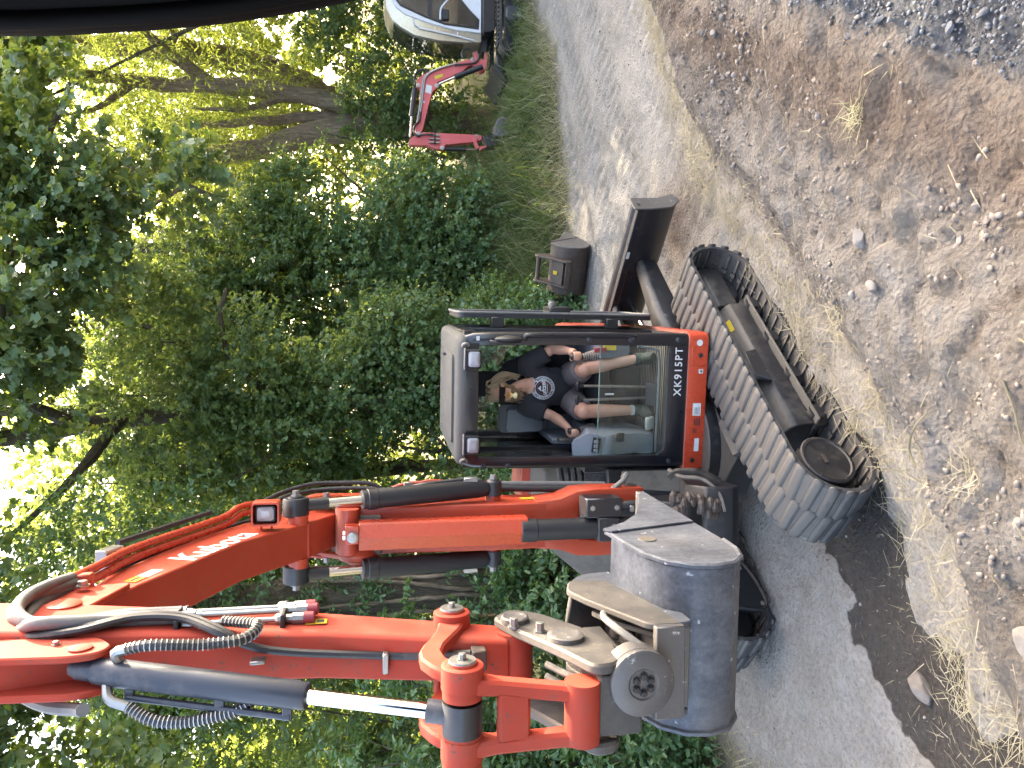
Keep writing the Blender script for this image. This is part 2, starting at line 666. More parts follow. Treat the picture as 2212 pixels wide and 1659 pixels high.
def ground_info(X, Y):
    X = np.asarray(X, float)
    Y = np.asarray(Y, float)
    d = sdist(BASE, X, Y) + .10 * fbm(X * 2.1, Y * 2.1, 3)
    gr = sdist(GRASS, X, Y) + .35 * fbm(X * 1.3 + 9, Y * 1.3, 3)      # positive: vegetated side
    near = np.exp(-((X - .5) ** 2 + (Y - 4) ** 2) / 150)
    z = .36 * sstep(-.03, .5, d) + .2 * sstep(.4, 1.9, d) + .13 * fbm(X * 1.1 + 4, Y * 1.1, 4) * sstep(.0, .8, d) * near
    z += (.045 * fbm(X * 4.5, Y * 4.5 + 3, 4) + .04 * fbm(X * 14, Y * 14, 3, .6)) * sstep(-.1, .45, d) * near
    # ledge and clefts on the bank
    cl = np.abs(fbm(X * 1.6 + 31, Y * 1.6 - 4, 3))
    z -= .035 * (1 - sstep(.0, .08, cl)) * sstep(.1, .5, d) * near
    road = (1 - sstep(-.25, .1, d)) * (1 - sstep(-.1, .3, gr))
    z += road * near * (.05 * fbm(X * 1.5, Y * 1.5 + 8, 4) + .03 * fbm(X * 1.1 + Y * 1.0, (X - Y) * 4.5, 3) + .016 * fbm(X * 9, Y * 9, 3))
    # wheel prints along the road
    u = X * .80 + Y * .60
    v = -X * .60 + Y * .80
    for c0, amp in ((4.2, .03), (5.3, .036), (6.25, .036), (7.1, .03)):
        lane = np.exp(-((v - c0 - .22 * np.sin(u * .35)) / .30) ** 4)
        tr = np.sin(u * 2 * np.pi / .23 + 6 * np.abs(v - c0) + 2.6 * fbm(X * 2.5, Y * 2.5, 3)) + .6 * fbm(X * 13, Y * 13, 2)
        z += road * lane * (amp * .55 * np.clip(tr, -1, .6) - .018) * sstep(1.2, 2.4, X + .25 * Y - 1.0)
    # straw ridge at the foot of the bank
    z += .05 * np.exp(-((d + .05) / .16) ** 2) * near * (1 + fbm(X * 6, Y * 6, 3))
    z += .10 * sstep(0, 2.5, gr) * (1 + fbm(X, Y, 3)) + 1.0 * sstep(.7, 4.6, gr) * sstep(5.6, 3.6, X) * sstep(-.5, 1.5, X)
    wet = np.zeros(X.shape)
    for i in range(len(WET) - 1):
        a, b_ = np.array(WET[i]), np.array(WET[i + 1])
        e = (b_ - a)[:2]
        t = np.clip(((X - a[0]) * e[0] + (Y - a[1]) * e[1]) / (e @ e), 0, 1)
        dd = np.hypot(X - a[0] - t * e[0], Y - a[1] - t * e[1])
        w = a[2] + t * (b_[2] - a[2])
        wet = np.maximum(wet, sstep(w + .05, w - .05, dd + .34 * fbm(X * 3, Y * 3, 4)))
    z -= .03 * wet * road
    gl = (X - 1.30) * .55 + (Y - 2.25) * -.03
    gravel = sstep(-.03, .05, .84 * (X - 1.1) - .54 * (Y - 2.33) + .12 * fbm(X * 5, Y * 5, 3)) * sstep(4.4, 3.9, Y)
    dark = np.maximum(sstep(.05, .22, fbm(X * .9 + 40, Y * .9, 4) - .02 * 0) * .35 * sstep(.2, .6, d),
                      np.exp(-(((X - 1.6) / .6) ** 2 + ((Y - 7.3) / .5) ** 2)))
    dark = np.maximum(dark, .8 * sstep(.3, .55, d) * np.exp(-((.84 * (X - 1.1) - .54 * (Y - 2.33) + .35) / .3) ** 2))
    # the exp term in dark gives one round spot of darker soil near the blade
    return z, d, gr, wet * (1 - sstep(.0, .3, d)), gravel, dark


def hz(x, y):
    return float(ground_info(np.array([x]), np.array([y]))[0][0])


def steps(segs):
    out = [segs[0][0]]
    for a, b_, s0, s1 in segs:
        x = a
        while x < b_ - 1e-6:
            t = (x - a) / (b_ - a)
            x = min(b_, x + s0 + (s1 - s0) * t)
            out.append(x)
    return np.array(out)


xs = steps([(-400, -30, 120, 8), (-30, -8, 6, .5), (-8, -3.6, .4, .04), (-3.6, 3.4, .036, .036), (3.4, 8.6, .038, .06), (8.6, 30, .3, 6), (30, 400, 8, 120)])
ys = steps([(-300, -6, 100, 4), (-6, 1.6, 2, .06), (1.6, 6.5, .027, .036), (6.5, 14.5, .038, .062), (14.5, 40, .2, 5), (40, 800, 8, 150)])
GX, GY = np.meshgrid(xs, ys)
zz, dd, gg, ww, vv, dk = ground_info(GX, GY)
nx, ny = len(xs), len(ys)
idx = np.arange(nx * ny).reshape(ny, nx)
quads = np.stack([idx[:-1, :-1], idx[:-1, 1:], idx[1:, 1:], idx[1:, :-1]], -1).reshape(-1, 4)
ground = raw_mesh('ground', np.stack([GX, GY, zz], -1).reshape(-1, 3), quads, 'soil', smooth=1,
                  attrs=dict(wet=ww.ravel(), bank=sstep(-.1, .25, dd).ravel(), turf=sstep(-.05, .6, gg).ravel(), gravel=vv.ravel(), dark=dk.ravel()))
tag(ground, 'pale dusty earth with a dug bank, a wet streak and rutted track', kind='structure')

# ------------------------------------------------------------------ stones
ICO = None


def rock_mesh(name, seed, mat, sub=1, flat_=.7, amp=.25):
    bm = bmesh.new()
    bmesh.ops.create_icosphere(bm, subdivisions=sub, radius=1)
    r = np.random.default_rng(seed)
    ph = r.random(9) * 6
    cuts = [unit(r.normal(size=3)) for _ in range(5)]
    for v in bm.verts:
        p = np.array(v.co)
        k = 1 + amp * (math.sin(2.1 * p[0] + ph[0]) * math.sin(2.3 * p[1] + ph[1]) + .6 * math.sin(3.1 * p[2] + ph[2] + p[0]))
        p = p * k
        for c_ in cuts:
            e = p @ c_
            if e > .68:
                p = p - c_ * (e - .68)
        v.co = p * np.array((1, .8 + .25 * r.random() * 0, flat_))
    me = bpy.data.meshes.new(name)
    bm.to_mesh(me)
    bm.free()
    me.materials.append(MAT[mat])
    if sub > 1:
        me.shade_smooth()
        me.set_sharp_from_angle(angle=R(32))
    return me


def rocks_stuff(name, P, S, mat, parent, seed):
    """thousands of small stones in one mesh"""
    r = np.random.default_rng(seed)
    tmpl = [rock_mesh('t', seed * 10 + i, mat, 1, .75, .3) for i in range(5)]
    Vt = [np.array([v.co for v in t.vertices]) for t in tmpl]
    Ft = np.array([p.vertices for p in tmpl[0].polygons])
    n = len(P)
    ang = r.random(n) * 6.283
    ca, sa = np.cos(ang), np.sin(ang)
    which = r.integers(0, 5, n)
    T = np.stack(Vt)[which]
    T = np.stack([T[..., 0] * ca[:, None] - T[..., 1] * sa[:, None], T[..., 0] * sa[:, None] + T[..., 1] * ca[:, None], T[..., 2]], -1)
    T = T * S[:, None, None] + P[:, None, :]
    k = len(Vt[0])
    F = (Ft[None] + (np.arange(n) * k)[:, None, None]).reshape(-1, 3)
    o = raw_mesh(name, T.reshape(-1, 3), F, mat, parent, attrs=dict(rnd=np.repeat(r.random(n), k)))
    tag(o, kind='stuff')
    for t in tmpl:
        bpy.data.meshes.remove(t)
    return o


def scatter(n, x0, x1, y0, y1, test, seed):
    r = np.random.default_rng(seed)
    X = r.uniform(x0, x1, n)
    Y = r.uniform(y0, y1, n)
    I = ground_info(X, Y)
    k = r.random(n) < test(X, Y, I)
    return X[k], Y[k], I[0][k]


ORG['ground'] = np.zeros(3)
# clods and grit on the bank and the road (one mass)
X, Y, Z = scatter(20000, -2.6, 4.5, 1.8, 7.6, lambda X, Y, I: sstep(-.1, .3, I[1]) * (1 - I[4]) * (.25 + .9 * sstep(-.05, .25, fbm(X * 1.7, Y * 1.7 + 5, 3))) * np.clip(4.2 / (Y + X * .2), .15, 1), 11)
S = .004 + .018 * RNG.random(len(X)) ** 3.5
rocks_stuff('earth_crumbs', np.stack([X, Y, Z + S * .2], -1), S, 'clod', ground, 3)
X, Y, Z = scatter(5000, -3, 7, 2.5, 11, lambda X, Y, I: (1 - sstep(-.2, .1, I[1])) * (1 - sstep(-.3, .2, I[2])) * .5, 12)
S = .004 + .012 * RNG.random(len(X)) ** 3
rocks_stuff('road_grit', np.stack([X, Y, Z + S * .2], -1), S, 'pebble', ground, 4)
# stones that can be told apart on the bank
SM = [rock_mesh('stone', 40 + i, 'pebble', 2, .72, .16) for i in range(6)]
X, Y, Z = scatter(1500, -1.6, 3.2, 2.1, 5.8, lambda X, Y, I: sstep(.0, .3, I[1]) * (1 - I[4]) * (.03 + .97 * sstep(.05, .25, fbm(X * 1.7, Y * 1.7 + 5, 3))), 13)
for i in range(min(230, len(X))):
    o = bpy.data.objects.new('stone', SM[i % 6])
    COL.objects.link(o)
    o.parent = ground
    s_ = .010 + .024 * random.random() ** 3
    o.location = (X[i], Y[i], Z[i] + s_ * .2)
    o.rotation_euler = (random.uniform(-.3, .3), random.uniform(-.3, .3), random.random() * 6.28)
    o.scale = (s_, s_ * random.uniform(.75, 1.1), s_)
# gravel heap in the corner
X, Y, Z = scatter(7500, .95, 2.9, 1.7, 4.6, lambda X, Y, I: I[4], 14)
S = .005 + .011 * RNG.random(len(X)) ** 1.8
gv = rocks_stuff('gravel_stones', np.stack([X, Y, Z + S * .35 + .012 * RNG.random(len(X))], -1), S, 'gravel_stone', ground, 5)
GM = [rock_mesh('gravel_stone', 60 + i, 'gravel_stone', 2, .7, .3) for i in range(6)]
X, Y, Z = scatter(500, 1.0, 2.7, 1.8, 4.4, lambda X, Y, I: I[4], 15)
for i in range(min(150, len(X))):
    o = bpy.data.objects.new('gravel_stone', GM[i % 6])
    COL.objects.link(o)
    o.parent = ground
    s_ = .013 + .015 * random.random() ** 1.5
    o.location = (X[i], Y[i], Z[i] + s_ * .6)
    o.rotation_euler = (random.uniform(-.6, .6), random.uniform(-.6, .6), random.random() * 6.28)
    o.scale = (s_ * 1.2, s_ * random.uniform(.7, 1.1), s_)
# single rocks
def rock(name, x, y, s, lab, seed, sc=(1, .8, .8), rz=0.0, sink=.25, mat='pebble'):
    me = rock_mesh(name, seed, mat, 3, .8, .2)
    o = bpy.data.objects.new(name, me)
    COL.objects.link(o)
    o.location = (x, y, hz(x, y) + s * sc[2] * (1 - 2 * sink) * .6)
    o.scale = [s * q for q in sc]
    o.rotation_euler = (0, 0, rz)
    ORG[o.name] = np.zeros(3)
    return tag(o, lab, 'rock')


rock('rock', -1.74, 3.80, .095, 'grey jagged rock lying in the wet dark streak of soil', 101, (1.2, .65, .7), .9)
rock('rock', .80, 3.72, .055, 'pale angular rock standing out on the middle of the earth bank', 102, (1, .8, .9), .3)
rock('rock', -1.08, 2.70, .075, 'broad pale stone at the crest of the bank near the straw tufts', 103, (1.1, .9, .6), .5)
rock('rock', -1.98, 3.18, .035, 'small round beige stone beside the lower end of the wet streak', 104, (1, .9, .8), 0)
rock('rock', .52, 3.62, .045, 'brown rounded stone sunk in a hollow below the pale angular rock', 105, (1, .85, .8), 1.2)
rock('rock', .18, 2.45, .05, 'smooth dome shaped stone at the near edge of the bank', 106, (1, .9, .8), 2.)

# ------------------------------------------------------------------ straw and grass
def blades(name, X, Y, Z, L, wd, lean, mat, parent, seed, seg=2, extra=None, droop=.5, lie=None):
    """many bent grass blades in one mesh; lie: 0 upright .. 1 flat"""
    r = np.random.default_rng(seed)
    n = len(X)
    a = r.random(n) * 6.283
    li = np.clip(np.full(n, lean) * (.4 + 1.2 * r.random(n)) if lie is None else lie, 0, 1.5)
    dirx, diry = np.cos(a), np.sin(a)
    per = np.stack([-diry, dirx, np.zeros(n)], -1)
    rowsP = []
    for k in range(seg + 1):
        t = k / seg
        hor = L * (np.sin(li) * t + droop * t * t * .6)
        ver = L * (np.cos(li) * t - droop * .35 * t * t)
        c_ = np.stack([X + dirx * hor, Y + diry * hor, Z + ver], -1)
        w_ = wd * (1 - t ** 1.6) * .5
        if k < seg:
            rowsP += [c_ - per * w_[:, None], c_ + per * w_[:, None]]
        else:
            rowsP += [c_]
    V = np.stack(rowsP, 1)
    k = V.shape[1]
    off = (np.arange(n) * k)[:, None]
    Fq = np.concatenate([off + np.array([[2 * i, 2 * i + 1, 2 * i + 3, 2 * i + 2]]) for i in range(seg - 1)]) if seg > 1 else None
    Ft = off + np.array([[2 * seg - 2, 2 * seg - 1, 2 * seg]])
    at = dict(rnd=np.repeat(r.random(n), k))
    if extra is not None:
        at['dry'] = np.repeat(extra, k)
    o = raw_mesh(name, V.reshape(-1, 3), [Fq, Ft] if Fq is not None else Ft, mat, parent, attrs=at)
    return tag(o, kind='stuff')


def leafmat(name, stops, trans, tfac=.42, rough=.42, spec=.45, dry=None):
    g = G(name)
    a = g('Attribute', p_attribute_name='rnd').outputs['Fac']
    n = g.noise(1.1, 3, .5, pos(g))
    f = g.math('ADD', g.math('MULTIPLY', a, .65), g.math('MULTIPLY', n, .35))
    c = g.ramp(f, *stops)
    tcol = g.mix(a, trans[0], trans[1])
    if dry:
        d = g('Attribute', p_attribute_name='dry').outputs['Fac']
        c = g.mix(d, c, g.ramp(a, (0., dry[0]), (1., dry[1])))
        tcol = g.mix(d, tcol, dry[1])
    p = g('BsdfPrincipled', Base_Color=c, Roughness=rough)
    p.inputs['Specular IOR Level'].default_value = spec
    t = g('BsdfTranslucent', Color=tcol)
    return g.out(g('MixShader', Fac=tfac, i1=p, i2=t))


leafmat('grass', ((0., (.05, .08, .03)), (.5, (.11, .16, .06)), (1., (.24, .28, .13))), ((.16, .28, .04), (.35, .42, .08)), .35, .5, .3, ((.30, .25, .13), (.55, .49, .33)))
leafmat('straw', ((0., (.17, .145, .085)), (.5, (.30, .265, .17)), (1., (.50, .455, .33))), ((.3, .26, .12), (.5, .44, .25)), .2, .5, .4)
# verge grass
X, Y, Z = scatter(105000, -6, 10.5, 3.4, 17.5, lambda X, Y, I: sstep(-.25, .25, I[2]) * sstep(5.6, 3.2, I[2]), 21)
I = ground_info(X, Y)[2]
dry = np.clip(sstep(1.1, -.1, I) + .75 * (RNG.random(len(X)) < .22), 0, 1) * np.clip(.5 + .8 * RNG.random(len(X)), 0, 1)
L = (.10 + .50 * sstep(-.1, 1.5, I)) * (.35 + 1.0 * RNG.random(len(X)) ** 1.3) * (.75 + .9 * np.clip(.5 + fbm(X * 1.7, Y * 1.7, 3), 0, 1))
tag(blades('verge_grass', X, Y, Z - .01, L, .005 + .006 * RNG.random(len(X)) + .0006 * Y, .62, 'grass', None, 5, 2, dry, droop=.75), 'long green and dry yellow grass along the verge', 'grass')
# straw litter along the foot of the bank
X, Y, Z = scatter(80000, -3.4, 7.5, 2.2, 10, lambda X, Y, I: 1.1 * np.exp(-((I[1] + .12) / .26) ** 2) * (.4 + sstep(-.1, .2, fbm(X * 2, Y * 2, 3))) + .012 * (I[1] > 0) * (1 - I[4]), 22)
L = .05 + .16 * RNG.random(len(X)) ** 1.5
tag(blades('straw_litter', X, Y, Z + .008 + .035 * RNG.random(len(X)), L, .0028 + .0022 * RNG.random(len(X)) + .0004 * Y, .8, 'straw', None, 6, 2, droop=.25, lie=1.15 + .45 * RNG.random(len(X))), 'dry straw lying along the foot of the earth bank', 'straw')
X, Y, Z = scatter(26000, -3.2, 8, 2.6, 12, lambda X, Y, I: .32 * (1 - sstep(-.3, .1, I[1])) * (1 - sstep(-.2, .2, I[2])) * (.3 + 1.4 * sstep(-.05, .3, fbm(X * .9 + 3, Y * .9, 3))), 23)
L = .02 + .07 * RNG.random(len(X))
tag(blades('chopped_straw', X, Y, Z + .006, L, .002 + .002 * RNG.random(len(X)) + .00015 * Y, .8, 'straw', None, 7, 1, droop=.0, lie=1.45 + .1 * RNG.random(len(X))), 'short bits of chopped straw scattered over the dirt track', 'straw')


def tuft(x, y, n, L, lab, seed, lie=.9, spread=.06, green=False):
    r = np.random.default_rng(seed)
    X = x + r.normal(size=n) * spread
    Y = y + r.normal(size=n) * spread
    Z = ground_info(X, Y)[0]
    o = blades('straw_tuft', X, Y, Z + .01, L * (.4 + .8 * r.random(n)), np.full(n, .0042), .8, 'grass' if green else 'straw', None, seed, 3, np.full(n, .6) if green else None, droop=.3, lie=lie + .5 * r.random(n))
    del o['kind']
    return tag(o, lab, 'straw')


tuft(.42, 4.10, 40, .20, 'sparse yellow straw tuft hanging over the bank beside the track frame', 31)
tuft(-.42, 3.02, 34, .17, 'pale straw tuft on the bank above the track sprocket', 32)
tuft(-1.55, 2.92, 60, .22, 'dense spray of bright straw at the foot of the bank beside the wet streak', 33, 1.0)
tuft(-1.98, 2.62, 60, .22, 'bright straw spray at the lower end of the wet streak', 34, 1.0)
tuft(-.62, 2.33, 40, .20, 'loose grey green straw tuft near the broad pale stone', 35, 1.1, .07)
tuft(1.42, 3.55, 46, .16, 'small mossy green tuft on the bank below the gravel', 36, .9, .05, True)


def root_strand(pts, r0, lab, mat='straw'):
    m = MB()
    m.tube([V3(x, y, hz(x, y) + .012 + h) for x, y, h in pts], [r0] * (len(pts) - 1) + [r0 * .5], 6, sub=6)
    o = m.build('dry_root', mat, None)
    return tag(o, lab, 'root')


root_strand([(.02, 2.66, .0), (-.10, 2.62, .01), (-.24, 2.60, .005), (-.36, 2.52, .0), (-.43, 2.42, .01), (-.44, 2.25, .0), (-.46, 2.1, 0)], .0045, 'long pale dry root curving across the near bank')
root_strand([(-.42, 3.36, .03), (-.33, 3.40, .05), (-.22, 3.30, .03), (-.14, 3.26, .01)], .006, 'short forked brown root at the edge of the bank beside the track')
root_strand([(.18, 2.58, .0), (.10, 2.44, .01), (.02, 2.38, .0)], .0045, 'thin brown twig lying near the smooth dome shaped stone')
# ------------------------------------------------------------------ trees
def barkmat(name, c1, c2, sc=1.0):
    g = G(name)
    P = pos(g)
    mp = g('Mapping', Vector=P)
    mp.inputs['Scale'].default_value = (16 * sc, 16 * sc, 3.2 * sc)
    n = g.noise(1.0, 6, .7, mp, 1.2)
    n2 = g.noise(2.2, 4, .6, P)
    c = g.ramp(n, (.32, tuple(q * .45 for q in c1)), (.5, c1), (.72, c2))
    c = g.mix(g.math('MULTIPLY', n2, .35), c, (.10, .12, .06))
    bp = g('Bump', Strength=1.0, Distance=.05, Height=n)
    g.out(g('BsdfPrincipled', Base_Color=c, Roughness=.9, Normal=bp))


barkmat('bark_willow', (.20, .145, .098), (.38, .30, .22))
barkmat('bark_dark', (.075, .055, .04), (.15, .115, .085), 1.4)
leafmat('leaf_maple', ((0.0, (0.0546, 0.1092, 0.0515)), (0.5, (0.0967, 0.1747, 0.0811)), (0.85, (0.156, 0.234, 0.0967)), (1.0, (0.2964, 0.3432, 0.117))), ((0.15, 0.25, 0.0312), (0.375, 0.45, 0.0562)), 0.42, 0.42, 0.5)
leafmat('leaf_mid', ((0.0, (0.0499, 0.0967, 0.0406)), (0.5, (0.0874, 0.156, 0.0655)), (0.9, (0.1404, 0.2184, 0.0858)), (1.0, (0.2652, 0.312, 0.1014))), ((0.165, 0.26, 0.045), (0.38, 0.44, 0.08)), 0.46, 0.44, 0.45)
leafmat('leaf_far', ((0., (.06, .09, .03)), (.5, (.09, .13, .045)), (1., (.16, .19, .06))), ((.22, .29, .045), (.42, .46, .08)), .56, .5, .35)
leafmat('leaf_oak', ((0.0, (0.062, 0.1104, 0.0552)), (0.6, (0.1034, 0.1724, 0.0828)), (1.0, (0.1656, 0.2208, 0.0966))), ((0.138, 0.23, 0.023), (0.391, 0.437, 0.046)), 0.38, 0.38, 0.5)
leafmat('leaf_willow', ((0., (.06, .10, .028)), (.5, (.09, .14, .04)), (1., (.15, .19, .06))), ((.26, .35, .045), (.50, .54, .09)), .55, .45, .4)
leafmat('leaf_hazel', ((0.0, (0.045, 0.099, 0.045)), (0.5, (0.0825, 0.165, 0.069)), (1.0, (0.1425, 0.24, 0.0975))), ((0.1, 0.2, 0.0187), (0.25, 0.35, 0.0375)), 0.32, 0.34, 0.55)

T_SIMPLE = (np.array([(0, 0, 0), (.32, .24, .07), (.72, .19, .05), (1, 0, -.1), (.72, -.19, .05), (.32, -.24, .07)], float),
            [np.array([[0, 1, 2, 3], [0, 3, 4, 5]])])
T_NARROW = (np.array([(0, 0, 0), (.5, .10, .03), (1, 0, -.12), (.5, -.10, .03)], float), [np.array([[0, 1, 2], [0, 2, 3]])])
T_LOBED = (np.array([(0, 0, 0), (.08, .42, .04), (.40, .20, .06), (.66, .50, .04), (1, 0, -.08), (.66, -.50, .04), (.40, -.20, .06), (.08, -.42, .04)], float),
           [np.array([[0, 1, 2], [2, 3, 4], [0, 2, 4], [0, 4, 6], [4, 5, 6], [0, 6, 7]])])
T_KITE = (np.array([(0, 0, 0), (.42, .36, .08), (1, 0, -.08), (.50, -.36, .08)], float), [np.array([[0, 1, 2], [0, 2, 3]])])
T_QUAD = (np.array([(0, 0, 0), (.5, .3, .05), (1, 0, -.05), (.5, -.3, .05)], float), [np.array([[0, 1, 2, 3]])])


def leaves(name, P0, A, Nn, S, tmpl, mat, parent, r):
    V, Fs = tmpl
    n = len(P0)
    A = A / np.linalg.norm(A, axis=1, keepdims=True)
    B = np.cross(Nn, A)
    B /= np.maximum(1e-6, np.linalg.norm(B, axis=1, keepdims=True))
    Nn = np.cross(A, B)
    curl = (r.random(n) - .3)[:, None] * .6
    Q = P0[:, None] + S[:, None, None] * (V[None, :, 0:1] * A[:, None] + V[None, :, 1:2] * B[:, None] + (V[None, :, 2:3] - curl[:, :, None] * V[None, :, 0:1] ** 2 * .5) * Nn[:, None])
    k = len(V)
    off = (np.arange(n) * k)[:, None, None]
    FL = [(F[None] + off).reshape(-1, F.shape[1]) for F in Fs]
    FL = sorted(FL, key=lambda f: f.shape[1])
    # merge arrays of equal width
    d = {}
    for f in FL:
        d.setdefault(f.shape[1], []).append(f)
    FL = [np.concatenate(v) for v in d.values()]
    o = raw_mesh(name, Q.reshape(-1, 3), FL, mat, parent, attrs=dict(rnd=np.repeat(r.random(n), k)))
    return o


DENS = 1.42


def crown(name, blobs, nspr, per, size, tmpl, mat, parent, seed, shell=(.55, 1.05), twig=.28, droop=.15, up=.6, rough=.35, fill=.0, twigmat=None):
    """leaf sprigs spread through ellipsoid blobs (cx,cy,cz,rx,ry,rz[,weight])"""
    r = np.random.default_rng(seed)
    nspr = int(nspr * DENS)
    Bl = np.array([b[:6] for b in blobs], float)
    wt = np.array([(b[3] * b[4] + b[4] * b[5] + b[3] * b[5]) * (b[6] if len(b) > 6 else 1) for b in blobs])
    w = r.choice(len(Bl), nspr, p=wt / wt.sum())
    D = r.normal(size=(nspr, 3))
    D /= np.linalg.norm(D, axis=1, keepdims=True)
    rad = shell[0] + (shell[1] - shell[0]) * r.random(nspr) ** .6
    if fill:
        k = r.random(nspr) < fill
        rad[k] = r.random(k.sum()) ** .5
    c = Bl[w, :3] + D * Bl[w, 3:6] * rad[:, None]
    # uneven outline: push by noise, gather into clumps
    nz = np.stack([fbm(c[:, 0] * .8 + 5, c[:, 2] * .8 + c[:, 1], 3), fbm(c[:, 1] * .8 + 11, c[:, 2] * .8, 3), fbm(c[:, 0] * .8 - 7, c[:, 1] * .8 + 3, 3)], -1)
    c = c + nz * rough * np.mean(Bl[w, 3:6], axis=1)[:, None]
    cl = np.floor(c / .42) * .42 + .21
    cl = cl + .12 * np.sin(cl * 7.1)
    c = c + (cl - c) * (.35 * r.random(nspr))[:, None]
    dens = fbm(c[:, 0] * 1.5 + c[:, 1] * .7, c[:, 2] * 1.5 - c[:, 1] * .9, 3)
    keep = (r.random(nspr) < .72 + 1.7 * dens) & (c[:, 2] > .05)
    c, D = c[keep], D[keep]
    n = len(c)
    ax = D * .8 + r.normal(size=(n, 3)) * .5 + np.array([0, 0, .25 - droop * 2])
    ax /= np.linalg.norm(ax, axis=1, keepdims=True)
    sp = np.repeat(np.arange(n), per)
    t = np.tile(np.linspace(.05, 1, per), n) + r.normal(size=n * per) * .05
    side = np.tile(np.where(np.arange(per) % 2, 1., -1.), n)
    P0 = c[sp] + ax[sp] * (t * twig)[:, None]
    P0[:, 2] -= droop * t * t * twig
    lat = np.cross(ax[sp], r.normal(size=(n * per, 3)) * .6 + np.array([0, 0, 1.]))
    lat /= np.maximum(1e-6, np.linalg.norm(lat, axis=1, keepdims=True))
    A = ax[sp] * .55 + lat * side[:, None] + r.normal(size=(n * per, 3)) * .35 + np.array([0, 0, -droop])
    Nn = np.array([0, 0, up]) + D[sp] * .5 + r.normal(size=(n * per, 3)) * .45
    S = size * (.55 + .75 * r.random(n * per))
    o = leaves(name, P0, A, Nn, S, tmpl, mat, parent, r)
    if twigmat:
        k = r.random(n) < .35
        q0 = c[k] - ax[k] * .25
        q1 = c[k] + ax[k] * twig
        u = np.cross(ax[k], (0.3, .2, 1.))
        u = u / np.linalg.norm(u, axis=1, keepdims=True) * .006
        V = np.stack([q0 - u, q0 + u, q1], 1)
        m = len(V)
        tw = raw_mesh('twigs', V.reshape(-1, 3), np.arange(m * 3).reshape(-1, 3), twigmat, parent, attrs=dict(rnd=np.zeros(m * 3)))
        tag(tw, kind='stuff')
    tag(o, kind='stuff')
    return o


def limb(m, pts, r0, r1, n=10, sub=5, wob=.03, seed=0):
    rr = np.random.default_rng(seed)
    P = cat_rom([V3(*p) for p in pts], sub)
    k = len(P)
    P = [p + rr.normal(size=3) * wob * (r0 + r1) for p in P]
    rad = np.linspace(r0, r1, k) * (1 + .08 * rr.normal(size=k))
    m.tube(P, list(rad), n)


def limbs_to(m, start, blobs, r0, seed, k=1):
    rr = np.random.default_rng(seed)
    for b in blobs:
        for _ in range(k):
            e = np.array(b[:3]) + rr.normal(size=3) * np.array(b[3:6]) * .45
            s_ = np.array(start)
            mid = s_ * .5 + e * .5 + rr.normal(size=3) * .25
            limb(m, [s_, mid, e], r0 * (.6 + .5 * rr.random()), .012, 6, 5, .15, seed + 3)


def tree(name, loc, label, cat, group=None):
    return root(name, (loc[0], loc[1], hz(loc[0], loc[1])), label, cat, group)


TG = 'trees and bushes behind the machines'
# --- twin stemmed willow
wA = tree('willow_tree', (6.7, 19), 'forked willow with furrowed brown stems behind the small white excavator', 'tree', TG)
m = MB()
limb(m, [(6.55, 19, -.1), (6.6, 19, 1.6), (6.62, 19, 3.2)], .55, .42, 14, 6, .03, 1)
limb(m, [(6.6, 19, 2.6), (6.95, 18.9, 4.4), (7.05, 18.8, 6.2), (7.0, 18.8, 8.2), (7.15, 18.7, 10.2), (7.7, 18.6, 12.6)], .27, .07, 12, 6, .05, 2)
limb(m, [(6.6, 19, 2.4), (6.15, 19, 4.2), (5.7, 18.9, 5.6), (5.2, 18.7, 7.2), (4.6, 18.5, 9.4), (4.4, 18.2, 11.6)], .34, .1, 12, 6, .05, 3)
limb(m, [(6.7, 19.1, 3), (6.5, 19.3, 5.2), (6.3, 19.6, 7.5)], .2, .06, 10, 6, .05, 4)
m.build('trunk', 'bark_willow', wA)
for i, pts in enumerate([[(7.0, 18.8, 6.6), (7.6, 18.5, 7.6), (8.3, 18.1, 8.5), (8.9, 17.8, 9.2)], [(7.0, 18.8, 8.4), (6.3, 18.6, 9.1), (5.9, 18.3, 9.9)], [(7.1, 18.7, 9.9), (6.5, 18.5, 10.6), (6.1, 18.4, 11.6)], [(5.4, 18.8, 6.6), (4.7, 18.3, 7.0), (3.9, 18, 7.9)], [(6.9, 18.8, 5.0), (6.4, 18.4, 5.9), (6.2, 18.0, 7.0)]]):
    m = MB()
    limb(m, pts, .10 if i else .16, .03, 8, 5, .08, 20 + i)
    m.build('limb', 'bark_willow', wA)
crown('crown', [(6.8, 18.0, 9.4, 2.6, 1.3, 2.2), (5.0, 18.0, 7.2, 1.6, 1.0, 1.6, .8), (7.6, 18.2, 6.6, 1.6, 1.0, 1.6, .7), (8.8, 18.0, 8.6, 1.5, 1.2, 2.4), (5.6, 20.3, 8.8, 3.2, 1.4, 3.2, 1.2), (4.0, 18.4, 9.6, 1.8, 1.3, 2.0), (7, 19, 13.0, 4.2, 3, 2.4, .6), (6.4, 20.5, 5.2, 2.2, 1.0, 1.6, .7)],
      3500, 16, .125, T_NARROW, 'leaf_willow', wA, 51, (.25, 1.1), .55, .28, .3, .5, .35, 'bark_willow')
